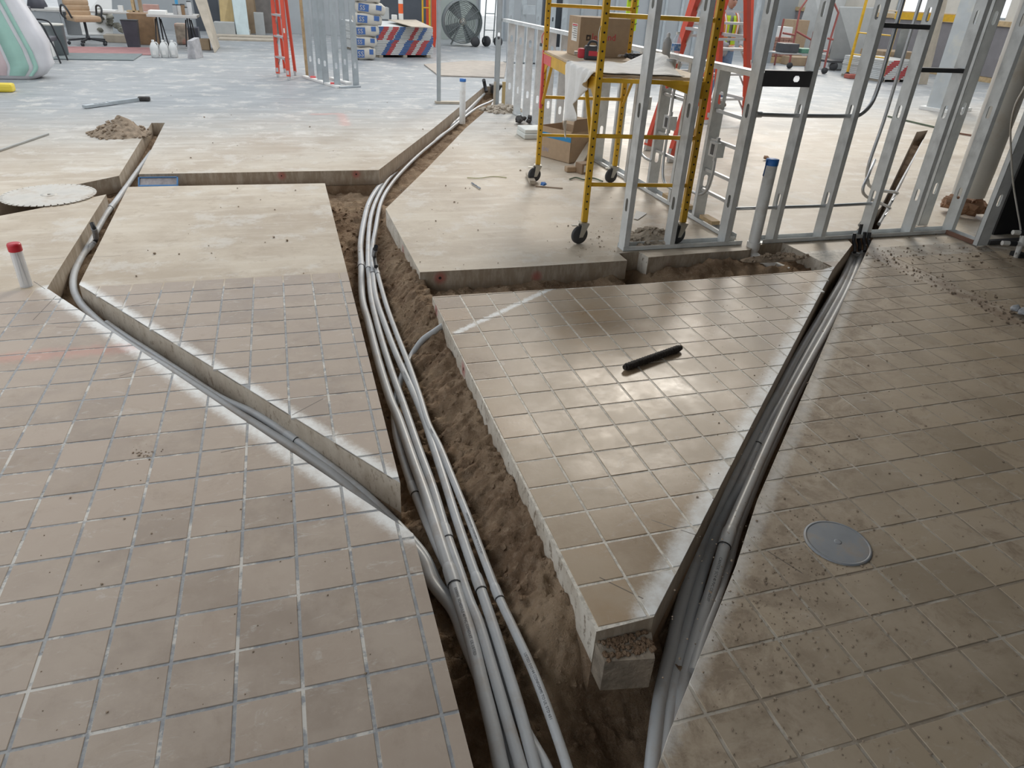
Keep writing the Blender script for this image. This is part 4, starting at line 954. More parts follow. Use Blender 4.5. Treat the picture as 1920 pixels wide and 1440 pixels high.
# blue tray in the cross trench
ta, tb_ = at(262, 347, -.075), at(336, 346, -.075); tr = thing('blue_tray', 'blue plastic tray full of dust leaning in the cross trench', 'tray', ta)
o_ = MB(); mat('tray_blue', (.08, .22, .45), .5, var=.15); w_ = .085; L_ = (tb_-ta).length; ex = (tb_-ta).normalized(); ey = Vector((-ex.y, ex.x, .85)).normalized(); ez = ex.cross(ey)
ta = ta-Vector((0, .06, 0))
def tq(x, y, z): return ta+ex*x+ey*y+ez*z
def tbx(m, x0, x1, y0, y1, z0, z1): return m.hexa([tq(x0, y0, z0), tq(x1, y0, z0), tq(x1, y1, z0), tq(x0, y1, z0), tq(x0, y0, z1), tq(x1, y0, z1), tq(x1, y1, z1), tq(x0, y1, z1)])
tbx(o_, 0, L_, 0, w_, 0, .005)
for q in ((0, L_, -.008, .006), (0, .01, 0, w_), (L_-.01, L_, 0, w_), (0, L_, w_-.006, w_)): tbx(o_, *q, 0, .018)
o_.build('tray_shell', 'tray_blue', tr)
tbx(MB(), .012, L_-.012, .008, w_-.008, .004, .010).build('dust_fill', mat('tray_dust', (.36, .33, .33), .9, var=.25, scale=20, bump=.5), tr)
# track scrap and strip on the far-left floor
a, c = at(158, 200, .02), at(262, 186, .02); tk = thing('track_scrap', 'bent galvanised track offcut lying on the far-left concrete', 'metal scrap', a)
MB().bar(a, a.lerp(c, .55), .07, .03).build('track_piece', 'galv_far', tk); MB().bar(a.lerp(c, .42), c, .05, .04).build('track_piece', 'galv_far', tk)
for q in (.2, .27, .34): 
    z_ = a.lerp(c, q)+Vector((0, 0, .0155)); MB().bar(z_-(c-a).normalized()*.02, z_+(c-a).normalized()*.02, .025, .002).build('punched_slot', 'dark_steel', tk)
MB().bbox(c.x-.02, c.x+.12, c.y-.04, c.y+.05, 0, .05, .015).build('dark_end', 'dark_rag', tk)
o = MB().bar(at(-60, 302, .008), at(90, 251, .008), .022, .014).build('metal_strip', mat('dull_metal', (.40, .40, .38), .5, metal=.4)); tag(o, 'long thin metal strip on the far-left floor', 'metal strip')
# ------------------------------------------------------------------ building shell far behind
mat('wall_grey', (.40, .42, .43), .8, var=.06, scale=2); mat('wall_dark', (.085, .095, .11), .8, var=.1, scale=3); mat('wall_cream', (.62, .58, .51), .8, var=.05)
mat('wall_taupe', (.22, .205, .21), .8, var=.06); mat('wall_green', (.36, .40, .37), .7, var=.06, scale=3); mat('frame_grey', (.30, .33, .35), .5, var=.08)
VB, UR, UL = 22.8, 16.65, -7.5
ud0, ud1 = atv(896, 60, VB).x, atv(946, 60, VB).x
def structure(name, m, label, *boxes):
    b = MB()
    for q in boxes: b.box(*q)
    return tag(b.build(name, m), label, None, None, 'structure')
uw0, uw1 = atv(22, 20, VB).x, atv(112, 20, VB).x
structure('wall_back', 'wall_grey', 'far back wall with a bright doorway', (UL, uw0, VB, VB+.2, 0, 3.6), (uw0, uw1, VB, VB+.2, 0, .30), (uw0, uw1, VB, VB+.2, 2.6, 3.6), (uw1, ud0, VB, VB+.2, 0, 3.6), (ud0, ud1, VB, VB+.2, 2.5, 3.6), (ud1, 10.5, VB, VB+.2, 0, 3.6))
structure('wall_left', 'wall_grey', 'grey side wall at the far left', (UL-.2, UL, 5, VB, 0, 3.6))
structure('wall_far', 'wall_grey', 'grey back wall behind the leaning drywall', (10.3, UR, 22.5, 22.7, 0, 3.6))
wz0, wz1 = 1.35, 2.9
wv = [(12.6, 13.75), (14.6, 16.0), (16.9, 18.2)]
bs = [(UR, UR+.2, 4.1, 22.7, 0, wz0), (UR, UR+.2, 4.1, 22.7, wz1, 3.6)]; e0 = 4.1
for a, c in wv: bs.append((UR, UR+.2, e0, a, wz0, wz1)); e0 = c
bs.append((UR, UR+.2, e0, 22.7, wz0, wz1))
structure('wall_side', 'wall_cream', 'right side wall with bright windows', *bs)
structure('trim_2', 'wall_taupe', 'taupe lower panel of the right side wall', (UR-.03, UR, 4.2, 22.5, .12, 1.22))
structure('baseboard_right', 'fir', 'pale wood baseboard of the right side wall', (UR-.05, UR, 4.2, 22.5, 0, .11))
structure('trim_3', 'fir', 'wood sill along the right side wall', (UR-.08, UR, 4.2, 22.5, 1.22, 1.33))
for i, (a, c) in enumerate(wv+[None]):
    if a is None: break
    b = MB(); b.box(UR+.05, UR+.1, a, a+.05, wz0, wz1); b.box(UR+.05, UR+.1, c-.05, c, wz0, wz1); b.box(UR+.05, UR+.1, a, c, wz0, wz0+.05); b.box(UR+.05, UR+.1, a, c, wz1-.05, wz1)
    o = b.build('window_%d' % (i+1), 'frame_grey'); tag(o, 'bright window in the right side wall', None, None, 'structure')
    if i == 2: break
b = MB(); b.box(ud0, ud0+.06, VB-.03, VB+.2, 0, 2.5); b.box(ud1-.06, ud1, VB-.03, VB+.2, 0, 2.5); b.box(ud0, ud1, VB-.03, VB+.2, 2.44, 2.5)
tag(b.build('door_1', 'frame_grey'), 'open bright doorway in the back wall', None, None, 'structure')
structure('ground', 'concrete', 'bright paving outside the back doorway', (-12, 24, 24, 40, -.2, -.004))
structure('ceiling', 'wall_grey', 'unseen partial ceiling, cut to shade only the near part of the hall', (-1.6, 19, -4, 6.2, 3.4, 3.6))  # out of view; its extent is shaped to dim the near floor
structure('shade_wall_front', 'wall_grey', 'unseen wall behind the viewer, added to close off sky light', (-9, 19, -4.2, -4, 0, 3.6))  # out of view; added to block sky light from behind the camera
structure('shade_wall_near', 'wall_grey', 'unseen side wall right of the viewer, added to keep that side darker', (9.0, 9.2, -4, 4.1, 0, 3.6))  # out of view; added so the right side gets less light
# coloured boards of the back wall
def wallpanel(name, label, m, px0, px1, z1, v=VB-.06, z0=0., t=.05, kind='structure'):
    a = atv(px0, 30, v).x; c = atv(px1, 30, v).x
    return structure(name, m, label, (a, c, v, v+t, z0, z1))
wallpanel('trim_4', 'dark panel of the back wall behind the drywall stack', 'wall_dark', 692, 806, 3.2)
wallpanel('trim_5', 'pale green panel behind the drum fan', 'wall_green', 812, 892, 3.2)
wallpanel('trim_6', 'dark blue-grey panel at the left of the back wall', 'wall_dark', 366, 412, 3.0)
wallpanel('trim_7', 'dark brown-grey recess of the back wall', mat('wall_umber', (.19, .17, .155), .8, var=.2), 476, 520, 3.0)

def px_box(name, label, cat, m, px0, px1, py_base, py_top, depth=.3, v=None, bev=.01, group=None):
    """upright block facing us: survey left/right/base/top in the photograph, depth in metres"""
    p = at((px0+px1)/2, py_base) if v is None else None; vv = p.y if v is None else v
    a = atv(px0, py_base, vv); c = atv(px1, py_base, vv); zt = atv((px0+px1)/2, py_top, vv).z
    b = MB(); b.bbox(a.x, c.x, vv, vv+depth, 0, max(.03, zt), min(bev, .2*(c.x-a.x))); o = b.build(name, m); tag(o, label, cat, group); return o
def leaning(name, label, cat, m, pts, v0, v1, t=.012, group=None):
    """flat board: survey points (px,py); bottom points stand at depth v0, top points lean to depth v1"""
    P = [at(x, y) if i < 2 else atv(x, y, v1) for i, (x, y) in enumerate(pts)]
    n = (P[1]-P[0]).cross(P[3]-P[0]).normalized()*t
    b = MB(); b.hexa([P[0], P[1], P[1]+n, P[0]+n, P[3], P[2], P[2]+n, P[3]+n]); o = b.build(name, m); tag(o, label, cat, group); return o
mat('mustard', (.46, .34, .16), .7, var=.1); mat('pale_blue', (.50, .58, .58), .6, var=.06); mat('umber', (.36, .26, .165), .75, var=.12); mat('grey_board', (.42, .43, .42), .75, var=.06)
leaning('yellow_board', 'tall mustard yellow board leaning on the back wall', 'board', 'mustard', [(415, 66), (440, 66), (434, -30), (408, -30)], 0, 22.3, .03)
leaning('blue_board', 'pale blue board leaning on the back wall beside the brown one', 'board', 'pale_blue', [(444, 68), (468, 68), (456, -30), (430, -30)], 0, 22.0, .03)
leaning('brown_board', 'tall brown board leaning on the back wall beside the pale blue one', 'board', 'umber', [(467, 63), (484, 62), (472, -30), (456, -30)], 0, 22.4, .03)
px_box('grey_cabinet', 'low grey cabinet standing before the mustard board', 'cabinet', 'grey_board', 404, 442, 68, 42, .4)
px_box('grey_cabinet', 'narrow grey cabinet left of the orange ladder', 'cabinet', 'grey_board', 480, 498, 66, 24, .3)
for i, (x0, x1, y, h) in enumerate([(405, 518, 72, .05), (410, 520, 77, .035), (398, 470, 66, .12)]):
    p = at((x0+x1)/2, y); a = atv(x0, y, p.y).x; c = atv(x1, y, p.y).x
    o = MB().box(a, c, p.y, p.y+.5, 0, h).build('loose_board', 'grey_wood'); tag(o, ['front', 'thin lowest', 'thick rear'][i]+' pale board lying along the foot of the back wall', 'board', 'boards on the floor by the back wall')

# ------------------------------------------------------------------ far left working corner
mat('wrap_white', (.66, .65, .67), .35, var=.06, scale=4, bump=.3, bscale=9); mat('wrap_pink', (.66, .52, .53), .4, var=.06, scale=4, bump=.3, bscale=9); mat('wrap_mint', (.36, .58, .50), .4, var=.06, scale=5)
# insulation bundle leaning to the left
v_ = 12.35; ib = thing('insulation_bundle', 'tall plastic-wrapped insulation bundle with a mint green stripe leaning at the left edge', 'insulation', (atv(45, 148, v_).x, v_, 0))
def prof(pts): return [atv(x, y, v_) for x, y in pts]
lft = prof([(-40, 148), (-60, 110), (-120, -10), (-150, -80)]); rgt = prof([(72, 149), (93, 130), (84, 105), (20, -10), (-15, -80)])
N_ = 9; b = MB(); rows = []
def interp(P, t):
    q = t*(len(P)-1); i = min(int(q), len(P)-2); return P[i].lerp(P[i+1], q-i)
for j in range(15):
    t = j/14; a, c = interp(lft, t), interp(rgt, t); w_ = (c-a)/2; m_ = (a+c)/2
    row = []
    for k in range(24):
        th = 2*math.pi*k/24; ct, st2 = math.cos(th), math.sin(th)
        e = .55; rx = math.copysign(abs(ct)**e, ct); ry = math.copysign(abs(st2)**e, st2)
        s_ = 1-.10*(1 if j == 0 else 0)+.015*math.sin(j*1.7+k)
        row.append(Vector((m_.x+w_.length*rx*s_, v_+.25+.25*ry*s_, m_.z if j else max(.0, m_.z))))
    rows.append(row)
b.add([p for r in rows for p in r], [(j*24+k, j*24+(k+1) % 24, (j+1)*24+(k+1) % 24, (j+1)*24+k) for j in range(14) for k in range(24)], True)
b.add(rows[0], [tuple(reversed(range(24)))]); b.build('wrapped_batts', 'wrap_white', ib)
def stripe(f0, f1, m, name):
    b = MB(); vs = []
    for j in range(1, 15):
        t = j/14; a, c = interp(lft, t), interp(rgt, t)
        for f in (f0, f1):
            p = a.lerp(c, f); vs.append(Vector((p.x, v_-.008, p.z)))
    n = len(vs)//2; b.add(vs+[q+Vector((0, .02, 0)) for q in vs], [(2*i, 2*i+1, 2*i+3, 2*i+2) for i in range(n-1)]+[(2*n+2*i+2, 2*n+2*i+3, 2*n+2*i+1, 2*n+2*i) for i in range(n-1)]+[(2*i+1, 2*n+2*i+1, 2*n+2*i+3, 2*i+3) for i in range(n-1)]+[(2*i, 2*i+2, 2*n+2*i+2, 2*n+2*i) for i in range(n-1)], True)
    b.build(name, m, ib)
stripe(.50, .74, 'wrap_mint', 'mint_stripe'); stripe(.80, .86, 'wrap_mint', 'mint_stripe'); stripe(.22, .46, 'wrap_pink', 'pink_panel')
p = at(4, 172); o = MB().bbox(p.x-.2, p.x+.14, p.y-.06, p.y+.10, 0, .10, .03).build('yellow_tub', mat('yellow_vinyl', (.75, .58, .06), .5, var=.08)); tag(o, 'yellow plastic tub at the left edge of the floor', 'tub')
# mats
def floor_mat(label, m, pts, t=.01):
    P = [at(*q) for q in pts]; b = MB(); n = len(P); b.add([*P, *[q+Vector((0, 0, t)) for q in P]], [tuple(range(n, 2*n))]+[(i, (i+1) % n, n+(i+1) % n, n+i) for i in range(n)])
    o = b.build('floor_mat', m); tag(o, label, 'mat')
floor_mat('red floor mat under the tan office chair', mat('mat_red', (.33, .17, .165), .9, var=.12), [(118, 101), (300, 104), (292, 90), (126, 88)])
floor_mat('grey floor mat in front of the red one', mat('mat_grey', (.17, .20, .205), .9, var=.12), [(60, 111), (250, 114), (268, 102), (70, 100)], .014)
# stacking chair, bin, printer carton
mat('black_metal', (.03, .032, .036), .45, var=.1); mat('vinyl_black', (.06, .06, .075), .5, var=.15); mat('bin_grey', (.17, .19, .195), .4, metal=.3, var=.1)
v_ = at(112, 119).y; ch = thing('stacking_chair', 'black metal stacking chair half hidden by the insulation bundle', 'chair', (atv(90, 112, v_).x, v_, 0))
q = lambda x, y, dv=0: atv(x, y, v_+dv)
for dv, nm in ((0, 'frame'), (.5, 'frame')):
    MB().tube(spline([q(114, 119, dv*.0)+Vector((0, dv, 0)), q(101, 88)+Vector((0, dv, 0)), q(90, 68)+Vector((0, dv, 0)), q(80, 48)+Vector((0, dv, 0)), q(68, 41)+Vector((0, dv, 0)), q(46, 40)+Vector((0, dv, 0)), q(36, 48)+Vector((0, dv, 0)), q(30, 118)+Vector((0, dv, 0))], 5), .014, 8).build('arm_frame', 'black_metal', ch)
a, c = q(52, 74), q(92, 72); MB().bbox(a.x, c.x, v_, v_+.5, a.z-.04, a.z+.03, .02).build('seat', 'vinyl_black', ch)
a, c = q(46, 40), q(60, 66); MB().bbox(a.x-.06, a.x+.02, v_+.03, v_+.47, c.z, a.z+.2, .02).build('backrest', 'vinyl_black', ch)
p = at(110, 104); tb2 = thing('trash_bin', 'round dark grey metal bin beside the stacking chair', 'bin', p)
MB().lathe([(.15, 0), (.17, .03), (.19, .48), (.195, .49), (.18, .49), (.16, .05), (0, .04)], p, 24).build('bin_body', 'bin_grey', tb2); MB().lathe([(.19, .485), (.2, .5), (.19, .515)], p, 24).build('rim', 'zinc', tb2)
px_box('printer_carton', 'white carton with an orange patch behind the stacking chair', 'box', 'white_paper', 66, 101, 108, 76, .3)
v_ = at(84, 108).y-.006; a, c = atv(71, 84, v_), atv(84, 78, v_); o = MB().box(a.x, c.x, v_, v_+.004, a.z, c.z).build('orange_patch', mat('orange_ink', (.62, .26, .10), .7)); o.parent = bpy.data.objects['printer_carton']; o.matrix_parent_inverse = Matrix.Translation(-bpy.data.objects['printer_carton'].location)
# office chair
p = at(168, 84); oc = thing('office_chair', 'tan leather office chair on a black star base', 'chair', p, .5)
mat('tan_leather', (.46, .32, .20), .5, var=.1, scale=8)
for k in range(5):
    a = 2*math.pi*k/5+.3; d = Vector((math.cos(a), math.sin(a), 0))
    lg = MB().bar(Vector((0, 0, .12)), d*.36+Vector((0, 0, .085)), .045, .03).build('base_arm', 'black_metal', oc, world=False)
    MB().lathe([(.0, -.025), (.032, -.025), (.032, .025), (0, .025)], d*.36+Vector((0, 0, .034)), 14, d.cross(Vector((0, 0, 1)))).build('caster', 'black_metal', lg, world=False)
MB().lathe([(.04, .09), (.04, .16), (.026, .17), (.026, .42), (.09, .43)], (0, 0, 0), 14).build('gas_column', 'black_metal', oc, world=False)
MB().bbox(-.26, .26, -.26, .27, .43, .54, .045).build('seat', 'tan_leather', oc, world=False)
b = MB(); n = 8
for j in range(n):   # quilted back, leaning away
    z0 = .52+j*.095; y0 = .25+.022*j; w = .25-.006*abs(j-4)
    b.bbox(-w, w, y0-.045, y0+.045, z0, z0+.10, .028)
b.build('backrest', 'tan_leather', oc, world=False)
for s in (-1, 1): MB().tube(spline([(s*.27, .20, .46), (s*.33, .22, .56), (s*.33, .14, .70), (s*.33, -.05, .72), (s*.32, -.17, .66), (s*.27, -.18, .50)], 6), .018, 8).build('armrest', 'black_metal', oc, world=False)
# desks
mat('laminate', (.56, .54, .51), .5, var=.05); mat('panel_grey', (.36, .38, .395), .7, var=.05); mat('wood_brown', (.28, .17, .09), .6, var=.2, scale=8)
def table(label, px0, px1, py_top, v, depth, zt, m, legs=True, name='work_table', thick=.035):
    a = atv(px0, py_top, v).x; c = atv(px1, py_top, v).x
    t = thing(name, label, 'table', ((a+c)/2, v, 0)); MB().bbox(a, c, v, v+depth, zt-thick, zt, .006).build('tabletop', m, t)
    if legs:
        for x in (a+.06, c-.06):
            for y in (v+.06, v+depth-.06): MB().tube([(x, y, 0), (x, y, zt-thick)], .018, 8).build('leg', 'black_metal', t)
    return t, a, c
v_ = 18.9; zt = atv(150, 20, v_).z
t, a, c = table('long pale desk with papers behind the tan office chair', 42, 274, 20, v_, .75, zt, 'laminate')
MB().box(a, atv(112, 30, v_).x, v_+.02, v_+.05, .08, zt-.04).build('modesty_panel', 'panel_grey', t); MB().box(atv(112, 30, v_).x, atv(140, 30, v_).x, v_+.3, v_+.33, .08, zt-.04).build('modesty_panel', 'panel_grey', t)
DZ = zt
def on_desk(name, label, cat, m, px0, px1, h, v=None, d=.25, z=None, bev=.004):
    v2 = v_+.2 if v is None else v; z0 = DZ if z is None else z; a = atv(px0, 15, v2).x; c = atv(px1, 15, v2).x
    o = MB().bbox(a, c, v2, v2+d, z0, z0+h, bev).build(name, m); return tag(o, label, cat)
on_desk('paper_stack', 'loose white papers at the left end of the long desk', 'papers', 'white_paper', 78, 110, .03, d=.4); on_desk('paper_stack', 'white papers in the middle of the long desk', 'papers', 'white_paper', 185, 215, .02, d=.4)
p = Vector((atv(70, 10, v_+.3).x, v_+.3, DZ)); o = MB().lathe([(.17, 0), (.19, .05), (.16, .15), (.09, .22), (0, .24)], p, 20).build('dark_bag', 'vinyl_black'); tag(o, 'dark rounded bag at the left end of the long desk', 'bag')
on_desk('cup', 'white cup with pens on the long desk', 'cup', 'white_paper', 221, 230, .12, d=.1); on_desk('carton', 'small wooden tray on the right end of the long desk', 'tray', 'fir', 236, 258, .03)
on_desk('red_carton', 'pale red carton at the right end of the long desk', 'box', mat('salmon', (.55, .33, .28), .7), 268, 296, .16, v=19.6, z=zt-.02)
for i, x in enumerate((247, 260)): on_desk('binder', ['tan', 'darker tan'][i]+' binder upright on the long desk', 'binder', ['fir', 'umber'][i], x, x+5, .3, d=.2)
leaning('whiteboard', 'large white board standing behind the long desk', 'board', 'white_paper', [(128, 66), (212, 66), (208, -30), (130, -30)], 0, 20.9, .02)
# brown desk, waste bin, clutter
px_box('brown_desk', 'brown wooden desk pedestal behind the black waste bin', 'desk', 'wood_brown', 248, 296, 84, 26, .6); px_box('brown_crate', 'thin brown wooden panel beside the brown desk', 'panel', 'umber', 290, 302, 80, 28, .05)
p = at(252, 88); wbn = thing('waste_bin', 'tall black waste bin in front of the brown desk', 'bin', p)
MB().hexa([p+Vector(q) for q in [(-.11, -.09, 0), (.11, -.09, 0), (.11, .09, 0), (-.11, .09, 0), (-.15, -.12, .50), (.15, -.12, .50), (.15, .12, .50), (-.15, .12, .50)]]).build('bin_body', 'vinyl_black', wbn); MB().box(p.x-.155, p.x+.155, p.y-.125, p.y+.125, .49, .505).build('rim', 'black_metal', wbn)
b = MB(); rg = random.Random(21); p = at(212, 66)
for q in range(16): rock(b, (p.x+rg.uniform(-.28, .28), p.y+rg.uniform(-.1, .1), rg.uniform(.1, .5)), rg.uniform(.06, .12), rg)
o = b.build('clutter_bag', mat('clutter', (.22, .21, .17), .8, var=.6, scale=8)); tag(o, 'jumbled clear sack of scrap beneath the long desk', 'sack')
px_box('low_shelf', 'low pale wooden shelf box under the long desk', 'shelf', 'grey_wood', 196, 240, 80, 66, .4)
# white folding table with cups, jugs in front
v_ = 17.35; zt = atv(320, 28, v_).z; t, a, c = table('white folding table with cups and papers near the leaning board', 274, 368, 28, v_, .75, zt, 'laminate', False, 'folding_table', .05)
for x in (a+.16, c-.2):
    lg = MB().tube(spline([(x, v_+.05, 0), (x, v_+.10, .02), (x, v_+.3, .03), (x, v_+.6, .02), (x, v_+.66, 0)], 4), .014, 8).build('leg', 'black_metal', t)
    MB().tube([(x-.12, v_+.35, .03), (x-.05, v_+.35, zt-.1), (x+.05, v_+.35, zt-.1), (x+.12, v_+.35, .03)], .013, 8).build('leg_brace', 'black_metal', t); MB().tube([(x, v_+.1, .02), (x, v_+.15, zt-.04)], .014, 8).build('leg', 'black_metal', t); MB().tube([(x, v_+.62, .02), (x, v_+.58, zt-.04)], .014, 8).build('leg', 'black_metal', t)
DZ = zt
on_desk('paper_stack', 'folded drawings on the white folding table', 'papers', 'white_paper', 276, 308, .06, d=.4, v=v_+.1)
for i, (x, h, m) in enumerate([(328, .17, 'grey_can'), (336, .17, 'laminate'), (343, .18, 'wood_brown'), (349, .13, 'grey_can'), (355, .24, 'pale_cap')]):
    p = Vector((atv(x, 15, v_+.2).x, v_+.2, DZ)); ct = thing('canister', ['grey canister nearest the papers on the folding table', 'pale canister second on the folding table', 'red-brown canister in the middle of the folding table', 'short grey canister on the folding table', 'tall pale canister at the right end of the folding table'][i], 'canister', p)
    MB().lathe([(.045, 0), (.048, .01), (.048, h-.02), (.04, h)], p, 16).build('can_body', m, ct); MB().lathe([(.042, h), (.042, h+.02), (0, h+.022)], p, 16).build('lid', 'charcoal', ct)
p = Vector((atv(330, 8, v_+.3).x, v_+.3, DZ)); o = MB().tube([p, p+Vector((.02, 0, .34))], .03, 12).build('blue_bottle', mat('cyan_plastic', (.10, .42, .72), .4)); tag(o, 'slim blue bottle standing among the canisters', 'bottle')
mat('jug_white', (.72, .73, .71), .4, var=.03)
jp = at(292, 107.5); jg = thing('jug', 'white plastic gallon jug, leftmost of three on the floor', 'jug', jp, 0, 'white jugs under the folding table')
MB().lathe([(.062, 0), (.072, .01), (.074, .16), (.068, .19), (.04, .245), (.022, .262), (.022, .275)], (0, 0, 0), 20).build('jug_body', 'jug_white', jg, world=False)
MB().lathe([(.024, .272), (.024, .295), (0, .297)], (0, 0, 0), 14).build('cap', 'jug_white', jg, world=False)
MB().tube(spline([(.03, 0, .258), (.06, 0, .25), (.075, 0, .22), (.066, 0, .19)], 5), .010, 8).build('handle', 'jug_white', jg, world=False)
MB().box(-.03, .03, -.0755, -.0735, .05, .12).build('paper_label', 'white_paper', jg, world=False)
for x, l in ((310, 'middle one of three on the floor'), (327, 'rightmost of three on the floor')):
    c = copy_tree(jg); c.location = at(x, 107.5); c['label'] = 'white plastic gallon jug, '+l
b = MB(); p = at(362, 110); ex = Vector((.3, .95, 0)).normalized(); ey = Vector((.95, -.3, 0)).normalized()
b.hexa([p+ey*-.10, p+ey*.06, p+ey*.06+ex*.35, p+ey*-.10+ex*.35, p+ey*-.06+Vector((0, 0, .30)), p+ey*.03+Vector((0, 0, .30)), p+ey*.03+ex*.35+Vector((0, 0, .34)), p+ey*-.06+ex*.35+Vector((0, 0, .34))]); o = b.build('plastic_bag', mat('bag_grey', (.42, .41, .42), .35, var=.2, scale=12, bump=.5, bscale=14)); tag(o, 'upright grey plastic bag on the floor right of the jugs', 'bag')
leaning('leaning_board', 'wide pale board leaning beside the folding table', 'board', 'grey_wood', [(402, 99), (411, 88), (378, -30), (354, -30)], 0, 17.9, .02)
px_box('dark_crate', 'dark crate under the folding table', 'crate', 'vinyl_black', 345, 375, 82, 52, .4); px_box('packaged_goods', 'colourful plastic sack under the folding table', 'sack', mat('sack_mix', (.40, .33, .26), .5, var=.3, scale=9, stain=(.55, .2, .15), stain_amt=.9, sscale=5), 332, 354, 84, 44, .25, bev=.06)
px_box('low_crate', 'low brown crate at the foot of the leaning board', 'crate', 'umber', 376, 394, 94, 74, .3)

# ------------------------------------------------------------------ step ladders
mat('ladder_red', (.66, .075, .035), .45, var=.06, scale=8); mat('ladder_grey', (.52, .52, .52), .35, metal=.5, var=.08); mat('sticker', (.78, .74, .66), .6, var=.1)
def ladder(label, fa, fb, ra, rb, h, n=7):
    """fibreglass A-frame: front feet fa, fb, rear feet ra, rb (plan points)"""
    fa, fb, ra, rb = [Vector((q[0], q[1], 0)) for q in (fa, fb, ra, rb)]; ap = (fa+fb+ra+rb)/4
    t = thing('step_ladder', label, 'ladder', ap); W = (fb-fa).normalized(); tw = (fb-fa).length*.34
    ta, tb = ap-W*tw+Vector((0, 0, h)), ap+W*tw+Vector((0, 0, h)); dep = (ra-fa).normalized()
    for f, tt in ((fa, ta), (fb, tb)):
        MB().bar(f+Vector((0, 0, .05)), tt, .05, .095, dep).build('front_rail', 'ladder_red', t)
        MB().bar(f, f+Vector((0, 0, .09))+(tt-f)*.02, .036, .095, dep).build('foot', 'ladder_grey', t)
    for f, tt in ((ra, ta), (rb, tb)):
        MB().bar(f+Vector((0, 0, .05)), tt-Vector((0, 0, .08)), .04, .07, dep).build('rear_rail', 'ladder_red', t)
        MB().bar(f, f+Vector((0, 0, .07)), .034, .075, dep).build('foot', 'ladder_grey', t)
    for k in range(n):
        z = .305*(k+1)
        if z > h-.2: break
        a = fa.lerp(ta, z/h); c = fb.lerp(tb, z/h); sp_ = MB().bar(a, c, .09, .028, Vector((0, 0, 1))).build('step', 'ladder_grey', t)
        for q_, e in ((a, .12), (c, -.12)):
            MB().bar(q_+W*e+Vector((0, 0, -.01)), q_+Vector((0, 0, -.16)), .012, .02).build('step_brace', 'ladder_grey', sp_)
    for k in (1, 3, 5):
        z = .305*(k+1)-.05
        if z > h-.3: break
        MB().bar(ra.lerp(ta, z/h), rb.lerp(tb, z/h), .02, .03).build('rear_spreader', 'ladder_grey', t)
    for f, r, tt in ((fa, ra, ta), (fb, rb, tb)): MB().bar(f.lerp(tt, .5), r.lerp(tt, .5), .006, .025).build('spreader_bar', 'ladder_grey', t)
    MB().bbox(min(ta.x, tb.x)-.1, max(ta.x, tb.x)+.1, min(ta.y, tb.y)-.12, max(ta.y, tb.y)+.12, h-.02, h+.05, .02).build('top_cap', 'ladder_red', t)
    s = fb.lerp(tb, .24)-W*.0; MB().bar(s-dep*.0435+Vector((0, 0, -.12)), s-dep*.0435+Vector((0, 0, .12))+(tb-fb)*.01, .024, .002, dep).build('warning_sticker', 'sticker', t)
    return t
a, c = at(522, 144), at(542, 150); rr = at(554, 141); ladder('orange-red step ladder standing free in the far-left hall', a.xy, c.xy, (a+(rr-c)).xy, rr.xy, 2.5)
fa, fb = at(1322, 232), at(1396, 230); n_ = Vector((-(fb-fa).y, (fb-fa).x, 0)).normalized(); ladder('orange-red step ladder in front of the person in the vest', fa.xy, fb.xy, (fa+n_*1.1).xy, (fb+n_*1.1).xy, 2.7)
fa = at(1257, 304); ladder('orange-red step ladder just behind the low stud wall', (fa.x+.02, fa.y+.58), fa.xy, (fa.x+1.15, fa.y+1.05), (fa.x+1.2, fa.y+.45), 2.3)

# ------------------------------------------------------------------ free-standing stud box and posts in the hall
sb_ = thing('stud_cluster', 'free-standing cluster of metal and wood studs on a white floor track', 'wall frame', tuple(at(620, 155)))
for x, y, m in ((585, 148, 0), (601, 153, 0), (612, 158, 0), (633, 163, 0), (649, 154, 0), (668, 162, 0)):
    p = at(x, y); put('stud', stud_mesh(2.6, [.30, .95, 1.55, 2.15], 'v', .036, .092), 'galv_far', (p.x-.046, p.y, .002), sb_)
for x, y in ((576, 143), (606, 144)):
    p = at(x, y); MB().box(p.x-.02, p.x+.025, p.y, p.y+.09, 0, 2.6).build('wood_stud', 'fir', sb_)
def strip3(a, c, w, h, name, m, par): MB().bar(a+Vector((0, 0, h/2)), c+Vector((0, 0, h/2)), w, h).build(name, m, par)
strip3(at(571, 145), at(636, 165), .09, .03, 'floor_track', 'white_paper', sb_); strip3(at(622, 148), at(655, 158), .09, .03, 'floor_track', 'white_paper', sb_); strip3(at(636, 165), at(674, 163), .09, .02, 'floor_track', 'galv_far', sb_)
for x, y in ((587, 149), (625, 161)): p = at(x, y); MB().bbox(p.x-.045, p.x+.045, p.y-.06, p.y, 0, .055, .01).build('pink_mark', 'pink_paint', sb_)
p = at(824, 194); ps = thing('stud_post', 'lone slender metal post standing left of the far trench', 'post', p)
b = MB(); b.box(p.x-.03, p.x-.028, p.y, p.y+.05, 0, 2.6); b.box(p.x-.03, p.x+.02, p.y, p.y+.002, 0, 2.6); b.box(p.x-.03, p.x+.02, p.y+.048, p.y+.05, 0, 2.6); b.build('channel', 'galv_far', ps); MB().bar(Vector((p.x+.012, p.y+.025, 0)), Vector((p.x+.012, p.y+.025, 2.6)), .014, .04).build('wood_filler', 'umber', ps)
MB().box(p.x-.06, p.x+.30, p.y-.05, p.y+.05, 0, .03).build('base_strip', 'grey_wood', ps)
p = at(930, 198); ps = thing('stud_post', 'tall metal post with a wooden foot at the end of the far trench', 'post', p)
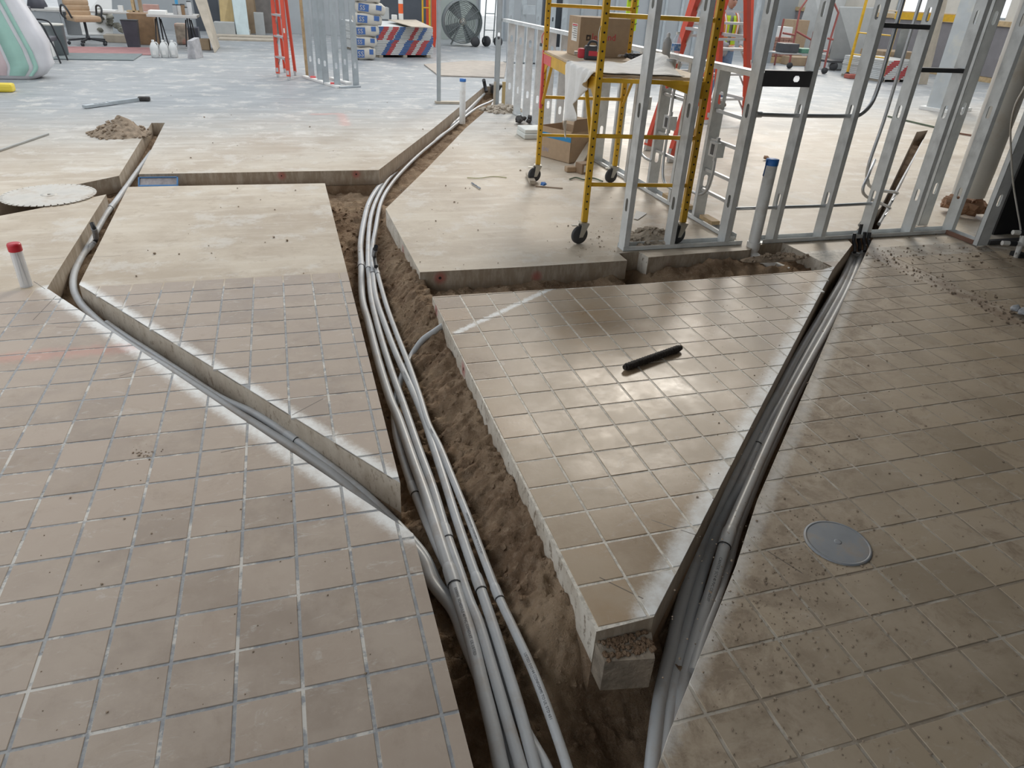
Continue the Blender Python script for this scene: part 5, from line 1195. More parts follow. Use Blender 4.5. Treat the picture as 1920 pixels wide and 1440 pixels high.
put('stud', stud_mesh(2.6, [.9, 1.5, 2.1], 'v', .036, .07), 'galv_far', (p.x-.03, p.y, 0), ps); MB().box(p.x-.045, p.x-.02, p.y-.03, p.y, 0, .32).build('wood_foot', 'grey_wood', ps); MB().box(p.x+.08, p.x+.15, p.y-.03, p.y, 0, .32).build('wood_foot', 'mustard', ps)
# grey partition behind the scaffold
vp = at(1250, 122).y; a = atv(1055, 60, vp).x; c = atv(1330, 60, vp).x
b = MB(); b.box(a, c, vp, vp+.1, 0, 3.2); o = b.build('wall_partition', 'wall_grey'); tag(o, 'grey panelled partition behind the scaffold', None, None, 'structure')
n = 9
for i in range(n+1):
    x = a+(c-a)*i/n; s2 = MB().box(x-.03, x+.03, vp-.035, vp, 0, 3.2).build('batten', 'galv_far', o)
b = MB(); b.box(atv(1015, 40, vp+.4).x, atv(1095, 40, vp+.4).x, vp+.3, vp+.4, .3, 1.32); oo = b.build('dark_screen', 'wall_dark'); tag(oo, 'dark low panel seen through the far studs', 'panel')
# ceiling-high stud row further back
w5 = thing('stud_wall', 'tall row of metal studs between the doorway and the partition', 'wall frame', tuple(at(1000, 100)))
for i, x in enumerate((952, 975, 1003, 1030, 1052)):
    p = atv(x, 60, 16.2); put('stud', stud_mesh(2.8, [.9, 1.5, 2.1], 'v', .036, .12), 'galv_far', (p.x, 16.2, 0), w5)
track(MB(), (atv(948, 60, 16.2).x, 16.2), (atv(1060, 60, 16.2).x, 16.2), .1).build('bottom_track', 'galv_far', w5)
p = atv(990, 15, 16.1); b = MB(); b.box(p.x-.12, p.x+.16, 16.06, 16.12, p.z-.12, p.z+.05); eb = b.build('switch_box', 'galv_far'); eb.parent = w5; eb.location = eb.location-w5.location

# ------------------------------------------------------------------ cement bags, drywall stack and what stands by them
mat('bag_paper', (.56, .53, .47), .7, var=.08, scale=5, bump=.35, bscale=12); mat('bag_blue', (.06, .14, .36), .6, var=.15)
BG = [(664, 706, 113, 88, 'bottom'), (662, 709, 88, 68, 'second from the bottom'), (663, 712, 68, 46, 'third from the bottom'), (663, 718, 47, 24, 'fourth from the bottom'), (664, 722, 26, 3, 'fifth from the bottom'), (662, 716, 4, -18, 'topmost')]
vb_ = at(690, 113).y
for i, (x0, x1, y0, y1, l) in enumerate(BG):
    a = atv(x0, (y0+y1)/2, vb_); c = atv(x1, (y0+y1)/2, vb_); z0 = max(0, atv(x0, y0, vb_).z); z1 = atv(x0, y1, vb_).z
    t = thing('cement_bag', 'cream paper bag with blue print, '+l+' in its stack', 'bag', ((a.x+c.x)/2, vb_, z0), 0, 'stacked cement bags'); t.rotation_euler = (0, (.0, .03, -.04, .06, .10, .05)[i], (.0, .06, -.08, .05, -.1, .1)[i])
    b = MB(); bm = bmesh.new(); bmesh.ops.create_icosphere(bm, subdivisions=3, radius=1)
    for v in bm.verts:
        e = .5; s3 = lambda q: math.copysign(abs(q)**e, q)
        v.co = Vector(((a.x+c.x)/2+(c.x-a.x)/2*s3(v.co.x), vb_+.22+.23*s3(v.co.y), (z0+z1)/2+(z1-z0)/2*1.06*s3(v.co.z)+.012*math.sin(v.co.x*9+i)))
    bm.verts.index_update(); b.add([v.co.copy() for v in bm.verts], [[v.index for v in f.verts] for f in bm.faces], True); bm.free(); b.build('paper_sack', 'bag_paper', t)
    w_ = c.x-a.x; h_ = z1-z0
    MB().box(a.x+w_*.12, a.x+w_*.45, vb_-.012, vb_+.02, z0+h_*.2, z0+h_*.8).build('printed_block', 'bag_blue', t)
    letter(('QUIK', 'MIX', 'MORTAR', 'MIX', 'QUIK', 'MIX')[i] if False else 'SS', h_*.55, (a.x+w_*.16, vb_-.0125, z0+h_*.3), (1, 0, 0), (0, 0, 1), .002).build('printed_mark', 'bag_paper', t)
    MB().box(a.x+w_*.68, a.x+w_*.86, vb_-.008, vb_+.02, z0+h_*.45, z0+h_*.85).build('printed_block', 'bag_blue', t)
mat('gyp_paper', (.55, .56, .55), .75, var=.06); mat('tape_white', (.66, .66, .65), .7, var=.05); mat('tape_red', (.50, .045, .05), .6, var=.1); mat('tape_blue', (.045, .13, .36), .6, var=.1)
def drywall(label, pxa, pxb, py_base, py_top, n, depth, scheme, shear):
    a = at(pxa, py_base); c = at(pxb, py_base); ex = (c-a); L = ex.length; ex.normalize(); ey = Vector((-ex.y, ex.x, 0)); H = zat(py_top, a.x, a.y)
    t = thing('drywall_stack', label, 'drywall', a); rg = random.Random(5); th = (H-.06)/n
    for q in (.08, .5, .92): MB().bar(a+ex*(L*q)+Vector((0, 0, .025)), a+ex*(L*q)+ey*depth+Vector((0, 0, .025)), .09, .05).build('timber_skid', 'grey_wood', t)
    for i in range(n):
        z = .05+i*th; off = rg.uniform(-.012, .012); o0 = a+ex*off
        def bl(x0, x1, y0, y1, za, zb): return [o0+ex*x0+ey*y0+Vector((0, 0, za)), o0+ex*x1+ey*y0+Vector((0, 0, za)), o0+ex*x1+ey*y1+Vector((0, 0, za)), o0+ex*x0+ey*y1+Vector((0, 0, za)), o0+ex*x0+ey*y0+Vector((0, 0, zb)), o0+ex*x1+ey*y0+Vector((0, 0, zb)), o0+ex*x1+ey*y1+Vector((0, 0, zb)), o0+ex*x0+ey*y1+Vector((0, 0, zb))]
        sh = MB().hexa(bl(0, L, 0, depth, z, z+th*.9)).build('sheet', 'gyp_paper', t)
        sft = shear*i
        for x0, x1, m in scheme(i):
            x0 = (x0+sft); x1 = (x1+sft)
            for w in (-1, 0, 1):
                p0, p1 = max(.0, x0+w), min(1., x1+w)
                if p1-p0 > .01: MB().hexa(bl(p0*L, p1*L, -.004, 0, z+th*.08, z+th*.82)).build('end_tape', m, sh)
    return t
drywall('stack of drywall sheets with red white and blue taped ends by the cement bags', 706, 812, 108, 48, 17, 2.2, lambda i: [(.0, .08, 'tape_white'), (.08, .16, 'tape_blue'), (.16, .24, 'tape_red'), (.24, .38, 'tape_white'), (.38, .5, 'tape_blue'), (.5, .6, 'tape_red'), (.6, .68, 'tape_white'), (.68, .78, 'tape_red'), (.78, .88, 'tape_blue'), (.88, 1., 'tape_white')] if i < 9 else [(.02, .12, 'tape_red'), (.14, .24, 'tape_blue'), (.4, .47, 'tape_red'), (.55, .62, 'tape_blue'), (.78, .86, 'tape_blue'), (.86, .95, 'tape_red')], .018)
zt = zat(48, at(708, 108).x, at(708, 108).y)+.012
a = at(728, 38, zt); P = [at(728, 38, zt+.03), at(772, 51, zt+.012), at(812, 53, zt+.01), at(780, 38, zt+.03)]
o = MB().add([*P, *[q+Vector((0, 0, .014)) for q in P]], [(3, 2, 1, 0), (4, 5, 6, 7), (0, 1, 5, 4), (1, 2, 6, 5), (2, 3, 7, 6), (3, 0, 4, 7)]).build('loose_sheet', 'grey_wood'); tag(o, 'loose tan sheet lying on top of the drywall stack', 'sheet')
for x, y in ((738, 36), (741, 36)):
    pass
p = at(740, 36, zt+.05); o = MB().bbox(p.x-.06, p.x+.06, p.y, p.y+.1, p.z-.03, p.z+.09, .01).build('white_tub', 'white_paper'); tag(o, 'small white tub on the loose tan sheet', 'tub')
p = at(724, 38, zt); o = MB().bbox(p.x-.2, p.x+.12, p.y+.3, p.y+.6, zt, zt+.26, .02).build('grey_carton', 'grey_board'); tag(o, 'grey-green carton on the back of the drywall stack', 'box')
vq = 18.4; a = atv(752, 38, vq); dl = thing('delineator_post', 'orange and white striped delineator post behind the drywall stack', 'post', (a.x, vq, 0))
for i in range(9): MB().lathe([(.055, i*.2), (.055, i*.2+.2)], (a.x, vq, 0), 16).build('band', ('ladder_red' if i % 2 else 'white_paper') if False else (mat('hi_orange', (.80, .13, .03), .5) if i % 2 == 0 else 'white_paper'), dl)
MB().lathe([(.2, 0), (.18, .06), (.07, .08)], (a.x, vq, 0), 20).build('base', 'black_rubber', dl)
# orange and yellow leaning frames before the fan
vq = 19.6; yl = thing('yellow_trestle', 'yellow ladder frame standing left of the drum fan', 'frame', (atv(795, 50, vq).x, vq, 0))
for x in (793, 806): p = atv(x, 50, vq); MB().box(p.x-.02, p.x+.02, vq, vq+.04, 0, 2.0).build('post', 'scaf_yellow', yl)
for z in (.5, .9, 1.3, 1.7): MB().tube([(atv(793, 50, vq).x, vq+.02, z), (atv(806, 50, vq).x, vq+.02, z)], .015, 8).build('rung', 'scaf_yellow', yl)
a, c = atv(800, 66, vq+.3), atv(816, 66, vq+.3); of = thing('orange_barrier', 'folded orange barrier leaning beside the drum fan', 'barrier', (a.x, vq+.3, 0))
MB().hexa([(a.x, vq+.3, 0), (c.x, vq+.3, 0), (c.x, vq+.36, 0), (a.x, vq+.36, 0), (a.x, vq+.3, 2), (c.x+.28, vq+.3, 2), (c.x+.28, vq+.36, 2), (a.x, vq+.36, 2)]).build('panel', 'ladder_red', of)
MB().box((a.x+c.x)/2-.02, (a.x+c.x)/2+.02, vq+.29, vq+.30, 0, 1.6).build('strip', 'umber', of)
# drum fan
pf = at(868, 87); vf = pf.y; ctr = atv(869, 42, vf); R_ = (atv(905, 42, vf).x-atv(833, 42, vf).x)/2; fan = thing('drum_fan', 'large round drum fan in front of the back wall', 'fan', (ctr.x, vf, 0))
mat('fan_grey', (.20, .225, .225), .5, var=.1); zc = max(ctr.z, R_+.06)
MB().lathe([(R_-.02, -.02), (R_, -.02), (R_, .34), (R_-.02, .34), (R_-.02, -.02)], (ctr.x, vf+.02, zc), 40, (0, 1, 0)).build('drum', 'fan_grey', fan)
mat('fan_back', (.25, .29, .27), .6, var=.1)
for q in range(1, 12):
    rr_ = R_*q/12; MB().tube([(ctr.x+rr_*math.cos(t*.19635), vf+.33, zc+rr_*math.sin(t*.19635)) for t in range(33)], .007, 5, False).build('rear_guard_ring', 'fan_back', fan)
for q in range(1, 9):
    rr_ = R_*q/9; MB().tube([(ctr.x+rr_*math.cos(t*.19635), vf+.01, zc+rr_*math.sin(t*.19635)) for t in range(33)], .005, 5, False).build('guard_ring', 'fan_grey', fan)
for q in range(4):
    a = q*math.pi/2+.6; d = Vector((math.cos(a), 0, math.sin(a))); e = Vector((-math.sin(a), 0, math.cos(a))); c0 = Vector((ctr.x, vf+.14, zc))
    MB().add([c0+d*.1-e*.05, c0+d*(R_*.92)-e*.20+Vector((0, -.05, 0)), c0+d*(R_*.92)+e*.16+Vector((0, .05, 0)), c0+d*.1+e*.05, c0+d*.1-e*.05+Vector((0, .008, 0)), c0+d*(R_*.92)-e*.20+Vector((0, -.042, 0)), c0+d*(R_*.92)+e*.16+Vector((0, .058, 0)), c0+d*.1+e*.05+Vector((0, .008, 0))], [(3, 2, 1, 0), (4, 5, 6, 7), (0, 1, 5, 4), (1, 2, 6, 5), (2, 3, 7, 6), (3, 0, 4, 7)]).build('blade', 'fan_grey', fan)
    MB().bar(c0+Vector((0, -.13, 0)), c0+d*R_+Vector((0, -.13, 0)), .02, .012).build('guard_bar', 'fan_grey', fan)
MB().lathe([(0, -.04), (.07, -.03), (.09, 0), (.09, .12)], (ctr.x, vf+.05, zc), 18, (0, 1, 0)).build('hub', 'zinc', fan)
for s in (-1, 1): MB().bar((ctr.x+s*R_*.6, vf+.1, .03), (ctr.x+s*R_*.15, vf+.1, zc-.1), .04).build('stand_leg', 'fan_grey', fan); 
MB().lathe([(0, -.03), (.12, -.03), (.12, .03), (0, .03)], (ctr.x+R_*.62, vf-.05, .12), 18, (0, 1, 0)).build('wheel', 'tyre', fan); MB().lathe([(0, -.03), (.12, -.03), (.12, .03), (0, .03)], (ctr.x+R_*.78, vf+.35, .12), 18, (0, 1, 0)).build('wheel', 'tyre', fan)
# hand truck in the doorway
vh = 20.6; p = atv(914, 86, vh); ht = thing('hand_truck', 'upright hand truck silhouetted in the bright doorway', 'hand truck', (p.x, vh, 0))
for x in (908, 926): q = atv(x, 40, vh).x; MB().tube([(q, vh, .1), (q+.06, vh, 1.6)], .018, 8).build('upright', 'fan_grey', ht)
for z in (.4, .8, 1.2): MB().tube([(atv(908, 40, vh).x+.02, vh, z), (atv(926, 40, vh).x+.04, vh, z)], .012, 8).build('crossbar', 'fan_grey', ht)
for x in (911, 933): MB().lathe([(0, -.035), (.13, -.035), (.13, .035), (0, .035)], (atv(x, 80, vh).x, vh-.04, .13), 18, (.8, .6, 0)).build('wheel', 'tyre', ht)
# plywood sheet on the floor
P = [at(795, 122), at(822, 143), at(945, 147), at(950, 118), at(885, 115)]; b = MB(); n = 5
b.add([*P, *[q+Vector((0, 0, .02)) for q in P]], [tuple(range(n, 2*n))]+[(i, (i+1) % n, n+(i+1) % n, n+i) for i in range(n)]); o = b.build('plywood_sheet', mat('ply_grey', (.40, .35, .30), .8, var=.12)); tag(o, 'flat brown sheet lying on the floor beyond the lone post', 'sheet')
a, c = at(905, 158, .02), at(910, 148, .1); o = MB().tube([at(912, 172, -.06), at(909, 160, .03), at(907, 150, .12)], .03, 10).build('black_stub', 'black_rubber'); tag(o, 'black stub pipe at the far end of the main trench', 'pipe')
o = MB().box(3.42, 3.62, 12.3, 12.5, -.1, .03).build('black_box', 'black_rubber'); tag(o, 'black plastic box sunk in the far end of the main trench', 'box')

# ------------------------------------------------------------------ right background
# H column
p = at(1772, 206); hc = thing('steel_column', 'broad pale grey steel column with a square base plate', 'column', p, .35); mat('col_paint', (.46, .49, .50), .5, var=.06, stain=(.60, .58, .5), stain_amt=.6, sscale=4)
w_ = .34
MB().box(-w_, w_, -.02, .02, .05, 3.6).build('web', 'col_paint', hc, world=False)
for s in (-1, 1): MB().box(s*w_-.02, s*w_+.02, -.17, .17, .05, 3.6).build('flange', 'col_paint', hc, world=False)
for s in (-.5, .5): MB().box(s*w_*1.0-.09, s*w_*1.0+.09, -.024, -.02, .06, .18).build('dark_patch', 'dark_steel', hc, world=False)
MB().box(-w_-.1, w_+.1, -.25, .25, 0, .05).build('base_plate', 'white_paper', hc, world=False); MB().box(-.02, .02, -.19, -.15, .05, 1.9).build('drip_seam', 'col_paint', hc, world=False)
# tan door jamb board, drywall on a cart, yellow scaffold, red stack
leaning('tan_board', 'tall tan board standing upright left of the steel column', 'board', 'grey_wood', [(1722, 158), (1736, 158), (1782, -30), (1766, -30)], 0, at(1728, 158).y+.02, .03)
drywall('low stack of drywall sheets with red and white striped ends', 1650, 1716, 154, 112, 11, 1.2, lambda i: [(.0, .3, 'tape_white'), (.3, .55, 'tape_red'), (.55, .75, 'tape_white'), (.75, 1., 'tape_red')], .045)
px_box('plywood_stack', 'brown plywood stack behind the red striped drywall', 'plywood', 'umber', 1644, 1712, 140, 97, .8)
leaning('leaning_sheet', 'grey sheet leaning over the plywood stack', 'sheet', 'grey_board', [(1668, 134), (1690, 136), (1712, 52), (1690, 52)], 0, 14.6, .03)
vs_ = at(1655, 152).y-.3; ys = thing('rolling_scaffold', 'second yellow scaffold far behind the front studs', 'scaffold', (atv(1652, 150, vs_).x, vs_, 0))
for px, dv in ((1654, 0), (1640, .9)): q = atv(px, 145, vs_).x; MB().box(q-.022, q+.022, vs_+dv-.022, vs_+dv+.022, .12, 2.0).build('post', 'scaf_yellow', ys); MB().lathe([(0, -.02), (.06, -.02), (.06, .02), (0, .02)], (q, vs_+dv, .06), 14, (0, 1, 0)).build('caster', 'tyre', ys)
zb = atv(1700, 30, vs_).z; q0 = atv(1648, 140, vs_).x; MB().box(q0, q0+1.8, vs_-.02, vs_+.02, zb-.07, zb+.07).build('side_beam', 'scaf_yellow', ys); MB().box(q0, q0+1.8, vs_, vs_+.7, zb+.07, zb+.09).build('deck', 'plywood', ys); q = q0+1.8; MB().box(q-.022, q+.022, vs_-.022, vs_+.022, .12, 2.0).build('post', 'scaf_yellow', ys)
for z in (.5, .95): MB().tube([(atv(1654, 145, vs_).x, vs_, z), (atv(1640, 145, vs_).x, vs_+.9, z)], .015, 8).build('rung', 'scaf_yellow', ys)
vb2 = at(1600, 132).y
leaning('drywall_board', 'large grey drywall panel leaning on the cart, nearer one', 'drywall', 'grey_board', [(1553, 124), (1608, 130), (1645, 14), (1575, 12)], 0, vb2+.5, .05)
leaning('drywall_board', 'wide grey drywall panel leaning behind the red frame', 'drywall', 'gyp_paper', [(1480, 105), (1550, 112), (1598, -30), (1526, -30)], 0, 19.9, .05)
p = at(1583, 133); dc2 = thing('drywall_cart', 'low dark cart on casters under the leaning drywall panel', 'cart', p)
MB().box(p.x-.5, p.x+.9, p.y-.02, p.y+.6, .18, .23).build('deck', 'dark_steel', dc2)
for x in (-.35, .7): MB().lathe([(0, -.03), (.10, -.03), (.10, .03), (0, .03)], (p.x+x, p.y+.02, .10), 16, (.3, 1, 0)).build('wheel', 'tyre', dc2)
p = at(1597, 147); o = MB().bbox(p.x-.16, p.x+.2, p.y-.1, p.y+.1, 0, .09, .02).build('red_scrap', mat('dull_red', (.42, .12, .09), .7)); tag(o, 'dull red scrap on the floor before the drywall cart', 'scrap')
# red tube frame with bags, brick stacks
mat('tube_red', (.34, .10, .085), .5, var=.12)
rf = thing('red_frame_cart', 'red tubular scaffold frame with a shelf in the right background', 'scaffold', tuple(at(1500, 125)))
va, vc = at(1478, 126).y, at(1545, 140).y
def rt(*pts, r=.024): MB().tube([Vector(q) for q in pts], r, 8).build('tube', 'tube_red', rf)
pa, pb = at(1478, 128), at(1543, 138)
qa = lambda x, y: atv(x, y, pa.y); qb = lambda x, y: atv(x, y, pb.y)
rt(pa, qa(1492, 60), qa(1500, 18), qa(1516, -5), qa(1545, -12)); rt(pb, qb(1558, 70), qb(1572, 24), qb(1565, 8), qb(1552, -10)); rt(at(1452, 122), qa(1462, 70), qa(1470, 35)); rt(at(1510, 128), atv(1526, 60, pb.y+.3))
rt(qa(1492, 58), qa(1522, 75)); rt(qa(1468, 62), qa(1492, 66)); rt(qa(1486, 90), qb(1552, 96)); rt(qb(1552, 72), qb(1562, 74)); rt(qa(1480, 103), qa(1498, 97))
z = qa(1500, 94).z; MB().box(qb(1466, 94).x, qb(1556, 94).x, pb.y, pb.y+.5, z-.03, z).build('shelf', 'ladder_grey', rf)
for q in (pa, pb): MB().lathe([(0, -.03), (.07, -.03), (.07, .03), (0, .03)], (q.x, q.y-.03, .07), 14, (.2, 1, 0)).build('caster', 'tyre', rf)
a = qb(1473, 90); c = qb(1504, 80); o = MB().bbox(a.x, c.x, pb.y+.05, pb.y+.4, z, z+.2, .03).build('tool_bag', 'charcoal'); tag(o, 'black tool bag on the red frame shelf', 'bag')
o = MB().bbox(qb(1508, 90).x, qb(1534, 90).x, pb.y+.05, pb.y+.4, z, z+.10, .02).build('green_case', mat('green_plastic', (.10, .24, .17), .6)); tag(o, 'green case beside the black tool bag on the shelf', 'case')
mat('brick_red', (.36, .20, .155), .85, var=.18, scale=12, rnd=.15)
vbk = at(1462, 118).y; u0, u1 = atv(1441, 110, vbk).x, atv(1482, 110, vbk).x; zb0 = .16; zb1 = atv(1462, 70, vbk).z
bk = thing('brick_stack', 'stack of reddish bricks on a pallet behind the red frame', 'bricks', ((u0+u1)/2, vbk, 0)); MB().box(u0-.05, u1+.1, vbk-.05, vbk+.6, 0, .15).build('pallet', 'fir', bk)
nb, nr = 4, 6; brm = MB(); bw_ = (u1-u0)/nb; bh_ = (zb1-zb0)/nr; brm.bbox(0, bw_*.95, 0, .4, 0, bh_*.95, .008); bme = brm.mesh('brick'); bme.materials.append(MATS['brick_red'])
for i in range(nb):
    for j in range(nr): o = bpy.data.objects.new('brick', bme); COL.objects.link(o); o.parent = bk; o.location = Vector((u0+i*bw_, vbk, zb0+j*bh_))-bk.location
px_box('brown_carton', 'large brown carton behind the brick stack', 'box', 'card', 1472, 1502, 112, 37, .5, v=vbk+1.2); px_box('white_bucket', 'white bucket standing on the brick stack', 'bucket', 'white_paper', 1450, 1474, 112, 50, .4, v=vbk+.7)
px_box('low_lumber', 'low pile of lumber under the red frame', 'lumber', 'umber', 1484, 1538, 124, 108, .5)
# dark recess panels and pipes on the far wall behind the person
for i, (x0, x1, l) in enumerate(((1408, 1432, 'left'), (1436, 1450, 'right'))):
    p = at((x0+x1)/2, 118); o = MB().box(atv(x0, 90, p.y).x, atv(x1, 90, p.y).x, p.y, p.y+.05, 0, 1.25).build('grey_post_panel', 'frame_grey'); tag(o, 'dark grey upright panel, '+l+' one of two behind the person', 'panel')
for i, x in enumerate((1414, 1428)):
    p = at(x-14, 125); o = MB().tube([p, p+Vector((0, 0, 2.4))], .06, 12).build('standing_pipe', 'galv_far'); tag(o, ['left', 'right'][i]+' thick grey pipe standing behind the person', 'pipe')
# wall screen
vs2 = 22.45; a, c = atv(1570, 14, vs2), atv(1612, -40, vs2); scn = thing('wall_screen', 'bright cyan screen with a red shape on the far wall', 'screen', (a.x, vs2, a.z))
MB().box(a.x, c.x, vs2-.04, vs2, a.z, c.z).build('frame', mat('screen_frame', (.05, .16, .30), .5), scn); MB().box(a.x+.08, c.x-.10, vs2-.045, vs2-.04, a.z+.03, c.z-.03).build('display', emit('cyan_glow', (.05, .72, .85), .9), scn); q = atv(1588, 5, vs2); MB().lathe([(.0, -.25), (.06, -.22), (.08, -.1), (.05, .1), (.04, .6)], (q.x, vs2-.05, q.z), 12).build('red_shape', emit('red_glow', (.7, .05, .08), .6), scn)
# loose rods on the floor behind the front wall
for i, (q0, q1, l) in enumerate((((1665, 218), (1760, 240), 'dark green rod on the floor behind the front studs'), ((1780, 247), (1835, 256), 'rusty rod on the floor near the round column'))):
    o = MB().bar(at(*q0, .012), at(*q1, .012), .024, .02).build('floor_rod', ['green_strap', 'rusty'][i]); tag(o, l, 'rod')
p = at(1436, 300, .0); b = MB(); rock(b, (p.x, p.y, .025), .045, random.Random(3), .6); o = b.build('clod', 'earth_brick'); tag(o, 'single brown clod on the floor behind the blue-capped pipe', 'clod')
p = at(1910, 588); b = MB(); rg = random.Random(13)
for q in range(8): rock(b, (p.x+rg.uniform(-.05, .08), p.y+rg.uniform(-.06, .06), .025), rg.uniform(.02, .04), rg)
o = b.build('plastic_wad', mat('wad', (.45, .47, .50), .5, var=.4, scale=20)); tag(o, 'crumpled grey plastic wad at the right edge of the tiles', 'plastic')
# ------------------------------------------------------------------ person in the vest
mat('skin', (.42, .24, .17), .5, var=.06); mat('hair', (.035, .025, .02), .8); mat('grey_shirt', (.33, .34, .36), .85, var=.08); mat('denim', (.16, .24, .36), .85, var=.15, scale=20); mat('boot', (.16, .12, .09), .7, var=.2)
mat('vest_lime', (.50, .72, .03), .6, var=.05); mat('vest_orange', (.85, .22, .04), .6); mat('vest_silver', (.66, .66, .66), .4, var=.05); mat('glove_yellow', (.70, .60, .04), .7)
pp = at(1336, 199); per = thing('person', 'person in a lime safety vest, grey shirt and jeans standing by the orange ladder', 'person', (pp.x, pp.y, 0), 0); per.scale = (.89, .89, .89)
def skin(name, m, verts, edges, parent, lev=2, root=0):
    me = bpy.data.meshes.new(name); me.from_pydata([tuple(v[0]) for v in verts], edges, []); o = bpy.data.objects.new(name, me); COL.objects.link(o); o.parent = parent; me.materials.append(MATS[m])
    sk = o.modifiers.new('skin', 'SKIN'); sk.use_smooth_shade = True; sb = o.modifiers.new('sub', 'SUBSURF'); sb.levels = lev; sb.render_levels = lev
    for i, v in enumerate(verts): me.skin_vertices[0].data[i].radius = v[1] if isinstance(v[1], tuple) else (v[1], v[1]); me.skin_vertices[0].data[i].use_root = (i == root)
    return o
# faces the camera (towards -v), arms forward and down, working at waist height
V3 = lambda x, y, z: Vector((x, y, z))
bv = [(V3(0, 0, .95), (.16, .11)), (V3(0, .0, 1.12), (.15, .105)), (V3(0, .0, 1.30), (.17, .11)), (V3(0, .01, 1.42), (.13, .08)), (V3(0, .0, 1.50), .055), (V3(0, -.02, 1.56), .06),
      (V3(-.19, .0, 1.40), .065), (V3(-.25, -.05, 1.16), .052), (V3(-.16, -.26, 1.02), .042), (V3(-.10, -.33, 1.0), .033),
      (V3(.19, .0, 1.40), .065), (V3(.26, -.05, 1.16), .052), (V3(.17, -.26, 1.03), .042), (V3(.11, -.33, 1.0), .033),
      (V3(-.10, .0, .88), .10), (V3(-.12, -.02, .50), .075), (V3(-.13, .03, .12), .05), (V3(-.13, .0, .06), .05), (V3(-.14, -.14, .04), .04),
      (V3(.10, .0, .88), .10), (V3(.12, .0, .50), .075), (V3(.13, .05, .12), .05), (V3(.13, .02, .06), .05), (V3(.14, -.12, .04), .04)]
be = [(0, 1), (1, 2), (2, 3), (3, 4), (4, 5), (3, 6), (6, 7), (7, 8), (8, 9), (3, 10), (10, 11), (11, 12), (12, 13), (0, 14), (14, 15), (15, 16), (16, 17), (17, 18), (0, 19), (19, 20), (20, 21), (21, 22), (22, 23)]
skin('body', 'grey_shirt', bv, be, per)
# jeans and boots as clothing over the legs
for s in (-1, 1):
    skin('jeans_leg', 'denim', [(V3(s*.09, 0, .98), .125), (V3(s*.11, 0, .75), .105), (V3(s*.12, -.01, .50), .088), (V3(s*.13, .02, .12), .075)], [(0, 1), (1, 2), (2, 3)], per)
    skin('boot', 'boot', [(V3(s*.13, .05, .08), .06), (V3(s*.13, .0, .055), .055), (V3(s*.14, -.12, .045), .045), (V3(s*.14, -.19, .04), .034)], [(0, 1), (1, 2), (2, 3)], per)
# head
b = MB(); bm = bmesh.new(); bmesh.ops.create_icosphere(bm, subdivisions=4, radius=1)
for v in bm.verts:
    c = v.co; x, y, z = c.x*.076, c.y*.098, c.z*.122
    if z < -.03: x *= 1-.30*(-.03-z)/.09; y *= 1-.12*(-.03-z)/.09
    if c.y < -.6 and abs(c.x) < .28 and -.35 < c.z < .12: y -= .026*(1-abs(c.x)/.28)*(1-abs(c.z+.18)/.34)      # nose
    if c.y < -.5 and .0 < c.z < .2 and .18 < abs(c.x) < .6: y += .008                                             # eye sockets
    if c.y < -.5 and -.62 < c.z < -.5 and abs(c.x) < .35: y -= .006                                              # lips
    v.co = Vector((x, y, z))
bm.verts.index_update(); b.add([Vector((0, -.03, 1.655))+v.co for v in bm.verts], [[v.index for v in f.verts] for f in bm.faces], True); bm.free()
hd = b.build('head', 'skin', per, world=False)
for s in (-1, 1):
    MB().lathe([(0, -.02), (.018, -.014), (.024, 0), (.012, .01), (0, .012)], (s*.078, -.02, 1.645), 12, (s, 0, .1)).build('ear', 'skin', hd, world=False)
    MB().lathe([(0, -.008), (.010, -.004), (.012, 0), (.0, .004)], (s*.030, -.120, 1.672), 10, (0, 1, 0)).build('eye', 'charcoal', hd, world=False)
    MB().bar((s*.016, -.124, 1.692), (s*.046, -.115, 1.69), .008, .008).build('eyebrow', 'hair', hd, world=False)
MB().bar((-.024, -.117, 1.59), (.024, -.117, 1.59), .006, .008).build('mouth', 'dull_red', hd, world=False)
b = MB(); bm = bmesh.new(); bmesh.ops.create_icosphere(bm, subdivisions=3, radius=1)
keep = [v for v in bm.verts if v.co.z > .15 or (v.co.y > .15 and v.co.z > -.5)]; bmesh.ops.delete(bm, geom=[v for v in bm.verts if v not in keep], context='VERTS')
bm.verts.index_update(); b.add([Vector((v.co.x*.082, -.025+v.co.y*.106, 1.66+v.co.z*.13)) for v in bm.verts], [[v.index for v in f.verts] for f in bm.faces], True); bm.free(); b.build('hair', 'hair', per, world=False)
# hands: palm and five fingers, closed on a small yellow tool
def hand(c, s):
    c = Vector(c); vs = [(c+V3(0, .03, 0), .024), (c+V3(-s*.005, -.02, -.01), (.036, .018)), (c+V3(-s*.008, -.055, -.018), (.036, .016))]; es = [(0, 1), (1, 2)]
    o = skin('palm', 'skin', vs, es, per)
    for k, L in enumerate((.062, .070, .066, .052)):
        x = -.030+.020*k; p0 = c+V3(x, -.055, -.018); f = skin('finger', 'skin', [(p0, .0095), (p0+V3(0, -L*.45, -.012), .009), (p0+V3(0, -L*.62, -.036), .0085), (p0+V3(0, -L*.40, -.052), .0075)], [(0, 1), (1, 2), (2, 3)], o, 1)
    skin('thumb', 'skin', [(c+V3(-s*.032, -.01, -.008), .012), (c+V3(-s*.05, -.04, -.02), .0105), (c+V3(-s*.045, -.068, -.032), .0085)], [(0, 1), (1, 2)], o, 1)
hand((-.10, -.36, .995), -1); hand((.11, -.36, .995), 1)
o = MB().tube([per.location+V3(-.10, -.41, .955)*.89, per.location+V3(.12, -.41, .955)*.89], .017, 12).build('yellow_tool', 'glove_yellow'); tag(o, 'short yellow tool held in both hands of the person', 'tool')
